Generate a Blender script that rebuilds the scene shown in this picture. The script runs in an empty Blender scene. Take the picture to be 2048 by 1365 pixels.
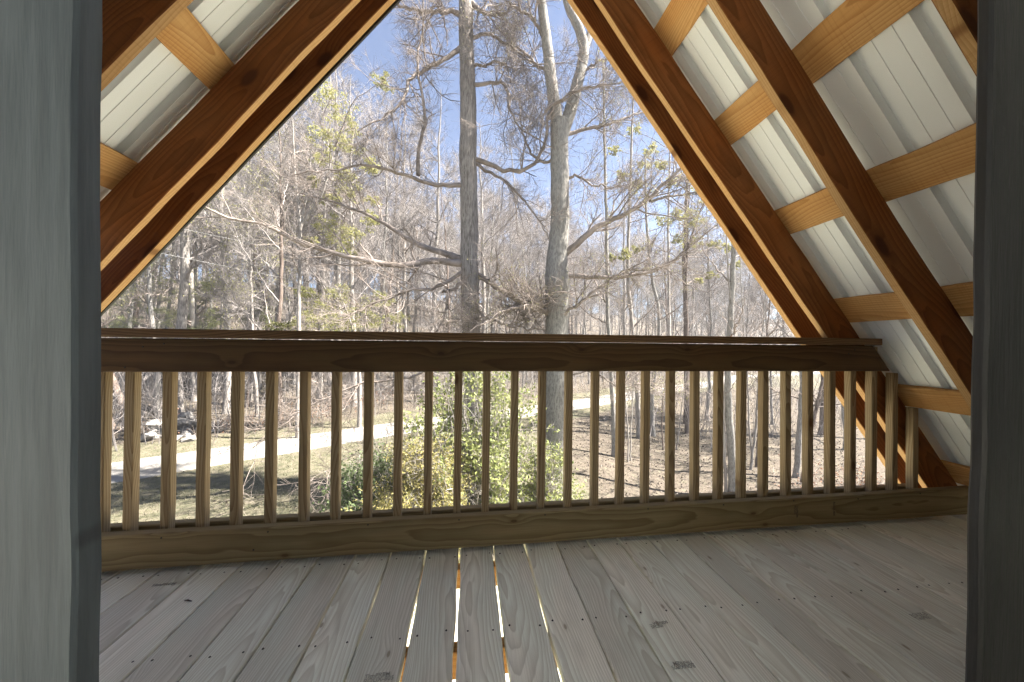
import bpy, bmesh, math, random
import numpy as np
from mathutils import Vector, Matrix

random.seed(7)
RNG = np.random.default_rng(11)
SC = bpy.context.scene
COL = SC.collection

# ------------------------------------------------------------------ camera, world, sun, exposure
HC = 0.917                                   # eye height above the deck boards (deck top is z = 0)
FPX, CX, CY = 680.0, 1024.0, 682.5           # focal length and centre in photo pixels (2048 wide)

def _un(v): return v / np.linalg.norm(v)
_Y = _un(np.array([937 - CX, 686 - CY, FPX]))
_X = np.array([6200 - CX, 735 - CY, FPX]); _X = _un(_X - _Y * (_X @ _Y))
_Z = np.cross(_X, _Y)
M = np.stack([_X, _Y, _Z])                   # camera (right, down, forward) -> world

def ray(px, py):
    return M @ np.array([px - CX, py - CY, FPX])

def at(px, py, depth):
    """world point seen at a photo pixel, at a given distance along +Y"""
    r = ray(px, py)
    p = r * (depth / r[1])
    p[2] += HC
    return p

cam_data = bpy.data.cameras.new("camera")
cam = bpy.data.objects.new("camera", cam_data)
COL.objects.link(cam)
cam_data.sensor_width = 36.0
cam_data.sensor_fit = 'HORIZONTAL'
cam_data.lens = FPX / 2048.0 * 36.0
cam_data.clip_start = 0.02
cam_data.clip_end = 2000.0
_r, _d, _f = M[:, 0], M[:, 1], M[:, 2]
cam.matrix_world = Matrix(((_r[0], -_d[0], -_f[0], 0), (_r[1], -_d[1], -_f[1], 0), (_r[2], -_d[2], -_f[2], HC), (0, 0, 0, 1)))
SC.camera = cam

SUN_EL = math.radians(54)
SUN_H = _un(np.array([0.99, -0.14]))
SUN_DIR = Vector((SUN_H[0] * math.cos(SUN_EL), SUN_H[1] * math.cos(SUN_EL), math.sin(SUN_EL)))
world = bpy.data.worlds.new("World")
SC.world = world
world.use_nodes = True
wn = world.node_tree
wn.nodes.clear()
w_out = wn.nodes.new('ShaderNodeOutputWorld')
w_bg = wn.nodes.new('ShaderNodeBackground')
w_sky = wn.nodes.new('ShaderNodeTexSky')
w_sky.sky_type = 'NISHITA'
w_sky.sun_disc = False
w_sky.sun_elevation = SUN_EL
w_sky.sun_rotation = math.atan2(SUN_H[0], SUN_H[1])
w_sky.air_density = 1.0
w_sky.dust_density = 0.2
w_sky.altitude = 1500
w_sky.ozone_density = 3.0
w_bg.inputs['Strength'].default_value = 0.05
w_tint = wn.nodes.new('ShaderNodeMix'); w_tint.data_type = 'RGBA'; w_tint.blend_type = 'MULTIPLY'
w_tint.inputs[0].default_value = 1.0
w_tint.inputs[7].default_value = (0.34, 0.33, 0.335, 1.0)
wn.links.new(w_sky.outputs[0], w_tint.inputs[6])
wn.links.new(w_tint.outputs[2], w_bg.inputs[0])
wn.links.new(w_bg.outputs[0], w_out.inputs[0])

sun_data = bpy.data.lights.new("sun", 'SUN')
sun_data.energy = 3.0
sun_data.angle = math.radians(0.53)
sun_data.color = (1.0, 0.94, 0.85)
sun = bpy.data.objects.new("sun", sun_data)
COL.objects.link(sun)
sun.rotation_euler = SUN_DIR.to_track_quat('Z', 'Y').to_euler()
sun.location = (30, -8, 30)

SC.view_settings.view_transform = 'Standard'
SC.view_settings.look = 'None'
SC.view_settings.gamma = 1.0
SC.view_settings.exposure = 3.8
SC.cycles.use_denoising = True
SC.cycles.use_adaptive_sampling = False
SC.cycles.denoising_prefilter = 'NONE'
SC.cycles.denoising_input_passes = 'RGB_ALBEDO_NORMAL'
SC.cycles.max_bounces = 8
SC.cycles.diffuse_bounces = 5
SC.cycles.transparent_max_bounces = 8
SC.cycles.caustics_reflective = False
SC.cycles.caustics_refractive = False

# ------------------------------------------------------------------ object helpers
def link(name, me, mat=None, parent=None):
    o = bpy.data.objects.new(name, me)
    COL.objects.link(o)
    if mat is not None and not me.materials:
        me.materials.append(mat)
    if parent is not None:
        o.parent = parent
    return o

def tag(o, label=None, cat=None, group=None, kind=None):
    if label: o['label'] = label
    if cat: o['category'] = cat
    if group: o['group'] = group
    if kind: o['kind'] = kind
    return o

def thing(name, label, cat, loc=(0, 0, 0), group=None):
    o = bpy.data.objects.new(name, None)
    COL.objects.link(o)
    o.empty_display_size = 0.2
    o.location = loc
    return tag(o, label, cat, group)

def part(name, me, mat, parent, world_mat=None):
    """a mesh under its thing; the mesh is given in world space (or placed by world_mat)"""
    o = link(name, me, mat, parent)
    wm = Matrix.Identity(4) if world_mat is None else world_mat
    o.matrix_basis = Matrix.Translation(-Vector(parent.location)) @ wm
    return o

def mesh_from(name, V, F, smooth=False):
    """V (n,3) array; F list of (array (m,k)) face blocks"""
    me = bpy.data.meshes.new(name)
    V = np.asarray(V, np.float32)
    if isinstance(F, np.ndarray): F = [F]
    F = [np.asarray(f, np.int32) for f in F if len(f)]
    me.vertices.add(len(V))
    me.vertices.foreach_set('co', V.ravel())
    nl = sum(f.size for f in F)
    npol = sum(len(f) for f in F)
    me.loops.add(nl)
    me.polygons.add(npol)
    me.loops.foreach_set('vertex_index', np.concatenate([f.ravel() for f in F]))
    starts, o = [], 0
    for f in F:
        k = f.shape[1]
        starts.append(o + np.arange(len(f)) * k)
        o += f.size
    me.polygons.foreach_set('loop_start', np.concatenate(starts).astype(np.int32))
    me.polygons.foreach_set('use_smooth', np.full(npol, bool(smooth)))
    me.update(calc_edges=True)
    me.validate()
    return me

# ------------------------------------------------------------------ materials
def new_mat(name):
    m = bpy.data.materials.new(name)
    m.use_nodes = True
    nt = m.node_tree
    nt.nodes.clear()
    out = nt.nodes.new('ShaderNodeOutputMaterial')
    b = nt.nodes.new('ShaderNodeBsdfPrincipled')
    nt.links.new(b.outputs[0], out.inputs[0])
    return m, nt, b, out

class G:
    """small node-graph builder"""
    def __init__(s, nt): s.nt = nt
    def _in(s, sock, v):
        if isinstance(v, bpy.types.NodeSocket): s.nt.links.new(v, sock)
        elif isinstance(v, (tuple, list)):
            sock.default_value = (*v, 1.0) if (len(v) == 3 and sock.type == 'RGBA') else v
        else: sock.default_value = v
    def math(s, op, a, b=0.0, c=0.0, clamp=False):
        n = s.nt.nodes.new('ShaderNodeMath'); n.operation = op; n.use_clamp = clamp
        s._in(n.inputs[0], a); s._in(n.inputs[1], b); s._in(n.inputs[2], c)
        return n.outputs[0]
    def xyz(s, x, y, z):
        n = s.nt.nodes.new('ShaderNodeCombineXYZ')
        for i, v in enumerate((x, y, z)): s._in(n.inputs[i], v)
        return n.outputs[0]
    def sep(s, v):
        n = s.nt.nodes.new('ShaderNodeSeparateXYZ'); s._in(n.inputs[0], v)
        return n.outputs
    def noise(s, vec=None, scale=1.0, detail=2.0, rough=0.5, w=None, dist=0.0):
        n = s.nt.nodes.new('ShaderNodeTexNoise')
        if w is not None:
            n.noise_dimensions = '1D'; s._in(n.inputs['W'], w)
        elif vec is not None: s._in(n.inputs['Vector'], vec)
        n.inputs['Scale'].default_value = scale
        n.inputs['Detail'].default_value = detail
        n.inputs['Roughness'].default_value = rough
        n.inputs['Distortion'].default_value = dist
        return n.outputs[0]
    def voro(s, vec, scale=1.0, feat='F1', dims='3D'):
        n = s.nt.nodes.new('ShaderNodeTexVoronoi'); n.voronoi_dimensions = dims; n.feature = feat
        s._in(n.inputs['Vector'], vec); n.inputs['Scale'].default_value = scale
        return n.outputs
    def mix(s, f, a, b, mode='MIX'):
        n = s.nt.nodes.new('ShaderNodeMix'); n.data_type = 'RGBA'; n.blend_type = mode
        s._in(n.inputs[0], f); s._in(n.inputs[6], a); s._in(n.inputs[7], b)
        return n.outputs[2]
    def ramp(s, f, lo, hi):
        n = s.nt.nodes.new('ShaderNodeMapRange'); n.interpolation_type = 'SMOOTHSTEP'
        s._in(n.inputs[0], f); s._in(n.inputs[1], lo); s._in(n.inputs[2], hi)
        return n.outputs[0]
    def bump(s, h, strength, dist, bsdf):
        n = s.nt.nodes.new('ShaderNodeBump')
        n.inputs['Strength'].default_value = strength
        n.inputs['Distance'].default_value = dist
        s._in(n.inputs['Height'], h)
        s.nt.links.new(n.outputs[0], bsdf.inputs['Normal'])
    def coord(s, which='Object'):
        return s.nt.nodes.new('ShaderNodeTexCoord').outputs[which]
    def rnd(s):
        return s.nt.nodes.new('ShaderNodeObjectInfo').outputs['Random']

def wood(name, early, late, tintA, tintB, freq=95.0, sharp=2.2, strength=0.75, knots=0.07, knot_col=(0.06, 0.03, 0.015),
         rough=0.75, value_var=0.18, saw=0.0, stain=0.0, stain_col=(0.1, 0.05, 0.02), wob=1.0, fibre=0.25, bump=0.25, pith=0.035, ls=1.0):
    """sawn timber; the length of every board runs along its own local X"""
    m, nt, b, out = new_mat(name)
    g = G(nt)
    x, y, z = g.sep(g.coord('Object'))
    r1 = g.rnd()
    r2 = g.math('FRACT', g.math('MULTIPLY', r1, 17.31))
    r3 = g.math('FRACT', g.math('MULTIPLY', r1, 91.73))
    L = g.math('ADD', x, g.math('MULTIPLY', r1, 61.0))
    n1 = g.noise(w=L, scale=1.3 * ls, detail=1.0)
    n2 = g.noise(w=g.math('ADD', L, 100.0), scale=1.0 * ls, detail=1.0)
    oy = g.math('ADD', g.math('MULTIPLY', g.math('SUBTRACT', n1, 0.5), 0.07 * wob), g.math('MULTIPLY', g.math('SUBTRACT', r2, 0.5), 0.16))
    oz = g.math('ADD', g.math('MULTIPLY', g.math('SUBTRACT', n2, 0.5), 0.09 * wob), g.math('MULTIPLY_ADD', r3, 0.075, pith))
    # knots pull the rings aside
    kv = g.voro(g.xyz(g.math('MULTIPLY', L, 1.9), g.math('MULTIPLY', y, 4.3), 0.0), dims='2D')
    kd = kv[0]
    pickk = g.math('GREATER_THAN', g.sep(kv[1])[0], 0.42)
    kpull = g.math('MULTIPLY', pickk, g.math('POWER', g.math('SUBTRACT', 1.0, g.ramp(kd, 0.0, 0.30)), 2.0))
    small = g.noise(g.xyz(g.math('MULTIPLY', L, 3.0), g.math('MULTIPLY', y, 14.0), g.math('MULTIPLY', z, 14.0)), 1.0, 2.0)
    dy = g.math('ADD', g.math('SUBTRACT', y, oy), g.math('MULTIPLY', kpull, 0.016))
    dz = g.math('ADD', g.math('ADD', z, oz), g.math('MULTIPLY', g.math('SUBTRACT', small, 0.5), 0.022))
    r = g.math('SQRT', g.math('ADD', g.math('MULTIPLY', dy, dy), g.math('MULTIPLY', dz, dz)))
    ring = g.math('FRACT', g.math('MULTIPLY', g.math('ADD', r, g.math('MULTIPLY', kpull, 0.006)), freq))
    t = g.math('POWER', ring, sharp)
    t = g.math('MULTIPLY', t, g.math('SUBTRACT', 1.0, g.ramp(ring, 0.90, 1.0)))
    t = g.math('MULTIPLY', t, strength * 1.35, clamp=True)
    fib = g.noise(g.xyz(g.math('MULTIPLY', L, 5.0), g.math('MULTIPLY', y, 240.0), g.math('MULTIPLY', z, 240.0)), 1.0, 3.0)
    patch = g.noise(g.xyz(g.math('MULTIPLY', L, 2.2), g.math('MULTIPLY', y, 9.0), g.math('MULTIPLY', z, 9.0)), 1.0, 3.0)
    base = g.mix(g.ramp(patch, 0.38, 0.62), tintA, tintB)
    base = g.mix(0.5, early, base)
    col = g.mix(t, base, late)
    col = g.mix(g.math('MULTIPLY', g.ramp(fib, 0.35, 0.75), fibre), col, late)
    if stain > 0:
        sn = g.noise(g.xyz(g.math('MULTIPLY', L, 3.5), g.math('MULTIPLY', y, 11.0), g.math('MULTIPLY', z, 11.0)), 1.0, 4.0, 0.6)
        col = g.mix(g.math('MULTIPLY', g.ramp(sn, 0.52, 0.72), stain), col, stain_col)
    if saw > 0:
        sw = g.noise(g.xyz(g.math('MULTIPLY', L, 150.0), g.math('MULTIPLY', y, 4.0), g.math('MULTIPLY', z, 4.0)), 1.0, 1.0)
        col = g.mix(g.math('MULTIPLY', g.ramp(sw, 0.5, 0.75), saw), col, late)
    if knots > 0:
        pick = pickk
        kn = g.math('MULTIPLY', g.math('SUBTRACT', 1.0, g.ramp(kd, knots * 0.6, knots * 1.25)), pick)
        col = g.mix(g.math('MULTIPLY', kn, 0.9), col, knot_col)
        halo = g.math('MULTIPLY', g.math('SUBTRACT', 1.0, g.ramp(kd, knots, knots * 2.6)), pick)
        col = g.mix(g.math('MULTIPLY', halo, 0.35), col, late)
    val = g.math('MULTIPLY_ADD', r2, value_var, 1.0 - value_var * 0.5)
    hsv = nt.nodes.new('ShaderNodeHueSaturation')
    nt.links.new(col, hsv.inputs['Color'])
    g._in(hsv.inputs['Value'], val)
    nt.links.new(hsv.outputs[0], b.inputs['Base Color'])
    b.inputs['Roughness'].default_value = rough
    b.inputs['Specular IOR Level'].default_value = 0.25
    h = g.math('ADD', g.math('MULTIPLY', fib, 0.6), g.math('MULTIPLY', t, -0.5))
    g.bump(h, bump, 0.0015, b)
    return m

MAT = {}
MAT['deck'] = wood('treated_deck_wood', (0.83, 0.83, 0.76), (0.50, 0.465, 0.39), (0.78, 0.83, 0.75), (0.84, 0.78, 0.70),
                   freq=160, sharp=1.6, strength=0.58, ls=0.9, knots=0.022, knot_col=(0.26, 0.21, 0.15), value_var=0.30, fibre=0.40, stain=0.22, stain_col=(0.36, 0.33, 0.27))
MAT['rail'] = wood('treated_rail_wood', (0.2797, 0.2179, 0.1155), (0.1328, 0.0857, 0.0361), (0.2657, 0.2179, 0.1191), (0.2797, 0.2, 0.1011),
                   freq=115, sharp=1.5, strength=0.62, ls=0.55, knots=0.03, knot_col=(0.07, 0.035, 0.015), value_var=0.1, wob=0.5, pith=0.05)
MAT['top_rail'] = wood('shaded_top_rail_wood', (0.1162, 0.0706, 0.0301), (0.045, 0.0216, 0.0077), (0.1087, 0.0684, 0.0308), (0.1162, 0.0598, 0.0245),
                       freq=115, sharp=1.5, strength=0.62, ls=0.55, knots=0.03, knot_col=(0.04, 0.02, 0.01), value_var=0.1, wob=0.5, pith=0.05)  # rail wood copied darker, the top rail's shade put into its colour
MAT['baluster'] = wood('baluster_wood', (0.3629, 0.2821, 0.1696), (0.168, 0.1017, 0.0448), (0.3494, 0.2755, 0.1696), (0.3494, 0.2493, 0.1408),
                       freq=120, sharp=1.8, strength=0.7, knots=0.05, knot_col=(0.10, 0.04, 0.02), value_var=0.22)
MAT['cap'] = wood('cap_rail_wood', (0.20, 0.12, 0.058), (0.08, 0.04, 0.016), (0.18, 0.105, 0.05), (0.21, 0.13, 0.065),
                  freq=90, strength=0.8, knots=0.04)
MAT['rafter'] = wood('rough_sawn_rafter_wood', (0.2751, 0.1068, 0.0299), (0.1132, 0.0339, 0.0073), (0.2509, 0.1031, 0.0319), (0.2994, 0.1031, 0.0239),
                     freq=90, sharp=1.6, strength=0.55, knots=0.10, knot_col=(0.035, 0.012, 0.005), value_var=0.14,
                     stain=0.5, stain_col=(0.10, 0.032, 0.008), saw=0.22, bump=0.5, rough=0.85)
MAT['rafter_lit_edge'] = wood('lit_rafter_edge_wood', (0.5299, 0.3344, 0.1579), (0.3238, 0.1654, 0.0571), (0.5152, 0.3309, 0.1613), (0.5446, 0.3098, 0.1277),
                          freq=120, sharp=1.6, strength=0.5, knots=0.04, knot_col=(0.12, 0.05, 0.02), value_var=0.10, saw=0.3, bump=0.5, rough=0.85)  # lighter copy of the rafter wood, painted for the lit undersides
MAT['purlin'] = wood('rough_sawn_purlin_wood', (0.5702, 0.3358, 0.1339), (0.3283, 0.1474, 0.0444), (0.5702, 0.3481, 0.1454), (0.553, 0.2826, 0.0918),
                     freq=110, sharp=1.6, strength=0.55, knots=0.05, knot_col=(0.10, 0.04, 0.015), value_var=0.12,
                     stain=0.3, stain_col=(0.34, 0.15, 0.045), saw=0.3, bump=0.5, rough=0.85)
MAT['joist'] = wood('joist_wood', (0.60, 0.34, 0.12), (0.36, 0.16, 0.05), (0.6, 0.36, 0.13), (0.58, 0.30, 0.10), freq=90, strength=0.5)

def flat(name, col, rough=0.6, var=0.0, scale=8.0, spec=0.3, metallic=0.0, stretch=(1, 1, 1), col2=None, bump=0.0, nicks=False):
    m, nt, b, out = new_mat(name)
    g = G(nt)
    if var > 0 or col2:
        x, y, z = g.sep(g.coord('Object'))
        n = g.noise(g.xyz(g.math('MULTIPLY', x, stretch[0]), g.math('MULTIPLY', y, stretch[1]), g.math('MULTIPLY', z, stretch[2])), scale, 4.0, 0.6)
        c2 = col2 or tuple(c * (1 - var) for c in col)
        c = g.mix(g.ramp(n, 0.35, 0.68), col, c2)
        if nicks:
            vv = g.voro(g.xyz(g.math('MULTIPLY', x, 9.0), g.math('MULTIPLY', y, 22.0), 0.0), dims='2D')
            nk = g.math('MULTIPLY', g.math('SUBTRACT', 1.0, g.ramp(vv[0], 0.05, 0.13)), g.math('GREATER_THAN', g.sep(vv[1])[0], 0.72))
            c = g.mix(g.math('MULTIPLY', nk, 0.6), c, tuple(v * 0.35 for v in col))
        nt.links.new(c, b.inputs['Base Color'])
        if bump: g.bump(n, bump, 0.01, b)
    else:
        b.inputs['Base Color'].default_value = (*col, 1)
    b.inputs['Roughness'].default_value = rough
    b.inputs['Specular IOR Level'].default_value = spec
    b.inputs['Metallic'].default_value = metallic
    return m

MAT['metal'] = flat('painted_roof_metal', (0.74, 0.765, 0.775), 0.42, 0, 2.5, 0.4)
MAT['trim'] = flat('dark_drip_edge', (0.035, 0.033, 0.030), 0.5)
MAT['screw'] = flat('screw_head', (0.035, 0.032, 0.030), 0.6)
MAT['ink'] = flat('stamp_ink', (0.33, 0.32, 0.29), 0.8)
MAT['wall'] = flat('plain_wall', (0.34, 0.31, 0.26), 0.8, 0.1)
MAT['interior'] = flat('interior_board', (0.68, 0.66, 0.60), 0.8, 0.1)
MAT['jamb_l'] = flat('grey_painted_jamb', (0.1398, 0.1663, 0.1833), 0.55, 0.0, 9.0, 0.4, stretch=(0.5, 7, 7), col2=(0.1014, 0.1223, 0.1363), bump=0.3, nicks=True)
MAT['jamb_r'] = flat('charcoal_painted_jamb', (0.0253, 0.0253, 0.0248), 0.45, 0.0, 9.0, 0.4, stretch=(0.5, 7, 7), col2=(0.018, 0.018, 0.0174), bump=0.3)
MAT['edge'] = flat('worn_paint_edge', (0.22, 0.225, 0.25), 0.5)
MAT['cable'] = flat('cable_sheath', (0.30, 0.30, 0.29), 0.6)

def leaf_mat(name, a, bcol, trans=0.45, scale=3.0):
    m, nt, b, out = new_mat(name)
    g = G(nt)
    geo = nt.nodes.new('ShaderNodeNewGeometry')
    rnd = geo.outputs['Random Per Island']
    c = g.mix(rnd, a, bcol)
    n = g.noise(g.coord('Object'), scale, 2.0)
    c = g.mix(g.math('MULTIPLY', g.ramp(n, 0.4, 0.65), 0.5), c, a)
    nt.links.new(c, b.inputs['Base Color'])
    b.inputs['Roughness'].default_value = 0.55
    b.inputs['Specular IOR Level'].default_value = 0.25
    tr = nt.nodes.new('ShaderNodeBsdfTranslucent')
    nt.links.new(c, tr.inputs[0])
    mx = nt.nodes.new('ShaderNodeMixShader')
    mx.inputs[0].default_value = trans
    nt.links.new(b.outputs[0], mx.inputs[1]); nt.links.new(tr.outputs[0], mx.inputs[2])
    nt.links.new(mx.outputs[0], out.inputs[0])
    return m

def bark_mat(name, a, bcol, sx=9.0, sz=1.2, bump=0.8):
    m, nt, b, out = new_mat(name)
    g = G(nt)
    x, y, z = g.sep(g.coord('Object'))
    n = g.noise(g.xyz(g.math('MULTIPLY', x, sx), g.math('MULTIPLY', y, sx), g.math('MULTIPLY', z, sz)), 1.6, 5.0, 0.65)
    p = g.noise(g.coord('Object'), 0.9, 3.0)
    c = g.mix(g.ramp(n, 0.36, 0.60), bcol, a)
    c = g.mix(g.math('MULTIPLY', g.ramp(p, 0.5, 0.7), 0.35), c, tuple(0.5 * (i + j) for i, j in zip(a, bcol)))
    nt.links.new(c, b.inputs['Base Color'])
    b.inputs['Roughness'].default_value = 0.9
    b.inputs['Specular IOR Level'].default_value = 0.15
    g.bump(n, bump, 0.03, b)
    return m

MAT['bark1'] = bark_mat('shaggy_grey_bark', (0.26, 0.239, 0.2199), (0.0843, 0.0724, 0.0657), 24.0, 2.2)
MAT['bark2'] = bark_mat('smooth_grey_bark', (0.246, 0.2353, 0.2163), (0.1335, 0.1268, 0.1156), 15.0, 4.5, 0.6)
MAT['bark3'] = bark_mat('woodland_bark', (0.2812, 0.2607, 0.2386), (0.1335, 0.1195, 0.1081), 14.0, 2.5, 0.6)
MAT['bark_dark'] = bark_mat('dark_brown_bark', (0.1598, 0.1264, 0.1065), (0.0665, 0.0499, 0.04), 7.0, 1.0, 0.6)
MAT['twig'] = flat('pale_twig_bark', (0.26, 0.221, 0.1975), 0.85, 0.0, 2.2, 0.15, col2=(0.1196, 0.0978, 0.082))
MAT['twig_far'] = flat('woodland_twig_bark', (0.2566, 0.2353, 0.2237), 0.85, 0.0, 0.7, 0.15, col2=(0.1757, 0.1557, 0.1453))
MAT['twig_white'] = flat('white_sapling_bark', (0.3233, 0.3042, 0.2796), 0.85, 0.0, 1.1, 0.15, col2=(0.2109, 0.1884, 0.1677))
MAT['leaf_spring'] = leaf_mat('spring_leaf', (0.3088, 0.2972, 0.1198), (0.2162, 0.2201, 0.0771), 0.5)
MAT['leaf_mid'] = leaf_mat('maple_leaf', (0.224, 0.2201, 0.0811), (0.1466, 0.1544, 0.0539), 0.5)
MAT['leaf_bud'] = leaf_mat('opening_bud', (0.3088, 0.3088, 0.1235), (0.2624, 0.2548, 0.1082), 0.4)
MAT['leaf_broad'] = leaf_mat('broad_shrub_leaf', (0.2328, 0.2449, 0.0919), (0.1103, 0.147, 0.0459), 0.35)
MAT['leaf_dark'] = leaf_mat('dark_shrub_leaf', (0.1042, 0.1347, 0.0582), (0.0551, 0.0796, 0.0337), 0.3)
MAT['leaf_gold'] = leaf_mat('golden_conifer_spray', (0.3184, 0.2694, 0.1042), (0.2021, 0.2021, 0.0674), 0.35)
MAT['needle'] = leaf_mat('pale_pine_needle', (0.3088, 0.3244, 0.1466), (0.2085, 0.2317, 0.1003), 0.35)
MAT['leaf_dead'] = leaf_mat('dead_brown_leaf', (0.2556, 0.1331, 0.0746), (0.1757, 0.0906, 0.0532), 0.3)
MAT['litter'] = leaf_mat('fallen_leaf', (0.1044, 0.0859, 0.0681), (0.0522, 0.0396, 0.0318), 0.2)
MAT['grass'] = leaf_mat('lawn_blade', (0.1408, 0.1272, 0.084), (0.0909, 0.0954, 0.0454), 0.35)
MAT['rock'] = flat('pale_field_stone', (0.2449, 0.2343, 0.2184), 0.85, 0.0, 5.0, 0.2, col2=(0.1491, 0.1385, 0.1278), bump=0.5)

# ------------------------------------------------------------------ boards
def smooth_noise(n, amp, period):
    k = max(2, int(n / max(period, 1)) + 2)
    c = RNG.normal(0, 1, k)
    return np.interp(np.linspace(0, k - 1, n), np.arange(k), c) * amp

def board_mesh(name, L, W, T, chamf=0.003, seg=1, jit=0.0, low=0.0, y_cut=None):
    """length on X (centred), width on Y, thickness on Z; chamfered section, sawn edges may waver"""
    c = min(chamf, W * 0.3, T * 0.3)
    w, t = W / 2, T / 2
    sec = np.array([(-w + c, -t), (w - c, -t), (w, -t + c), (w, t - c), (w - c, t), (-w + c, t), (-w, t - c), (-w, -t + c)])
    n = seg + 1
    xs = np.linspace(-L / 2, L / 2, n)
    V = np.zeros((n, 8, 3))
    V[:, :, 0] = xs[:, None]
    V[:, :, 1] = sec[None, :, 0]
    V[:, :, 2] = sec[None, :, 1]
    if jit > 0 or low > 0:
        for side in (-1, 1):
            d = smooth_noise(n, low, n / 7) + smooth_noise(n, jit, 2)
            idx = np.where(np.sign(sec[:, 0]) == side)[0]
            V[:, idx, 1] += d[:, None]
        V[:, :, 2] += smooth_noise(n, low * 0.4, n / 5)[:, None]
    if y_cut is not None:
        V[0, :, 0] += (sec[:, 0]) * y_cut[0]
        V[-1, :, 0] += (sec[:, 0]) * y_cut[1]
    V = V.reshape(-1, 3)
    q = []
    for i in range(seg):
        for j in range(8):
            a, b2 = i * 8 + j, i * 8 + (j + 1) % 8
            q.append((a, a + 8, b2 + 8, b2))
    caps = np.array([[7 - j for j in range(8)][::-1][::-1], [(n - 1) * 8 + j for j in range(8)]])
    me = mesh_from(name, V, [np.array(q), caps])
    bm = bmesh.new(); bm.from_mesh(me); bmesh.ops.recalc_face_normals(bm, faces=bm.faces); bm.to_mesh(me); bm.free()
    return me

def frame(origin, xdir, ydir):
    """matrix with local X along xdir, local Y near ydir"""
    x = Vector(xdir).normalized(); y = Vector(ydir); y = (y - x * y.dot(x)).normalized(); z = x.cross(y)
    m = Matrix((x, y, z)).transposed().to_4x4()
    m.translation = Vector(origin)
    return m

def box_mesh(name, lo, hi):
    lo, hi = np.array(lo, float), np.array(hi, float)
    V = np.array([[(lo, hi)[(i >> k) & 1][k] for k in range(3)] for i in range(8)])
    F = np.array([(0, 2, 3, 1), (4, 5, 7, 6), (0, 1, 5, 4), (2, 6, 7, 3), (0, 4, 6, 2), (1, 3, 7, 5)])
    return mesh_from(name, V, F)

# ------------------------------------------------------------------ A-frame roof
TH_R, TH_L = math.radians(52.0), math.radians(51.3)
N_R = np.array([math.sin(TH_R), 0, math.cos(TH_R)]); S_R = np.array([math.cos(TH_R), 0, -math.sin(TH_R)])
N_L = np.array([-math.sin(TH_L), 0, math.cos(TH_L)]); S_L = np.array([-math.cos(TH_L), 0, -math.sin(TH_L)])
D_R, D_L, RD, PT = 1.52, 1.36, 0.16, 0.022        # underside offsets from the eye line, rafter depth, purlin thickness
EYE = np.array([0, 0, HC])

def rp(S, N, s, d, y):                            # a point of the roof: s down the slope, d out from the eye line
    return EYE + S * s + N * d + np.array([0, y, 0])

roof = thing('roof', 'steep timber A-frame roof with orange rafters and white ribbed metal sheets', 'roof', (0, 1.0, 3.3))
RAFT = [(1.718, 1.755), (1.583, 1.617), (1.166, 1.200), (0.720, 0.752)]
for (S, N, D, s0, s1) in ((S_R, N_R, D_R, -1.75, 3.05), (S_L, N_L, D_L, -1.55, 2.9)):
    for i, (ya, yb) in enumerate(RAFT):
        L = s1 - s0
        dep = RD - 0.001
        me = board_mesh('rafter', L, dep, yb - ya, 0.003, 60, 0.0013, 0.0022)
        org = rp(S, N, (s0 + s1) / 2, D + dep / 2, (ya + yb) / 2)
        me.materials.append(MAT['rafter']); me.materials.append(MAT['rafter_lit_edge'])
        for p_ in me.polygons:                      # light put into the colour: narrow edges lighter, broad faces darker
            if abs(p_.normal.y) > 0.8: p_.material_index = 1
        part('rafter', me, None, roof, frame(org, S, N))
for S, N, D, cs in ((S_R, N_R, D_R, (-0.61, -0.068, 0.493, 1.077, 1.657, 2.205)), (S_L, N_L, D_L, (-0.218, 0.360))):
    for c in cs:
        L = 1.30
        me = board_mesh('purlin', L, 0.150 + RNG.uniform(-.003, .003), PT - 0.002, 0.002, 30, 0.001, 0.002)
        org = rp(S, N, c, D + RD + PT / 2, 1.70 - L / 2)
        part('purlin', me, MAT['purlin'], roof, frame(org, (0, 1, 0), S))
# ribbed metal: profile across the slope (y), extruded down it
def panel_mesh(S, N, D, s0, s1, y0, y1, first):
    prof = [(y0, 0.0)]
    y = first
    pitch = 0.168
    while y - pitch > y0: y -= pitch
    while y + 0.03 < y1:
        prof += [(y - 0.019, 0), (y - 0.014, 0.028), (y + 0.014, 0.028), (y + 0.019, 0)]
        for k in (1, 2):
            m = y + pitch * k / 3
            if m + 0.01 < y1: prof += [(m - 0.006, 0), (m - 0.005, 0.0022), (m + 0.005, 0.0022), (m + 0.006, 0)]
        y += pitch
    prof = [p for p in prof if y0 <= p[0] <= y1] + [(y1, 0.0)]
    n = len(prof)
    V = []
    for s in (s0, s1):
        for lift in (0.0, 0.0012):
            for (py, h) in prof: V.append(rp(S, N, s, D + h + lift, py))
    F = []
    for i in range(n - 1):
        F.append((i, i + 1, 2 * n + i + 1, 2 * n + i))
        F.append((n + i, 3 * n + i, 3 * n + i + 1, n + i + 1))
        F.append((i, n + i, n + i + 1, i + 1)); F.append((2 * n + i, 2 * n + i + 1, 3 * n + i + 1, 3 * n + i))
    F.append((0, 2 * n, 3 * n, n)); F.append((n - 1, 2 * n - 1, 4 * n - 1, 3 * n - 1))
    return mesh_from('roof_panel', np.array(V), np.array(F))
_D1, _D2 = D_R + RD + PT, D_L + RD + PT              # the two sheets meet at the ridge
_xr, _zr = np.linalg.solve(np.array([[N_R[0], N_R[2]], [N_L[0], N_L[2]]]), np.array([_D1, _D2]))
SR0, SL0 = S_R[0] * _xr + S_R[2] * _zr, S_L[0] * _xr + S_L[2] * _zr
part('roof_panel', panel_mesh(S_R, N_R, _D1, -1.00, 3.6, -4.2, 1.80, 1.037), MAT['metal'], roof)
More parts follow.
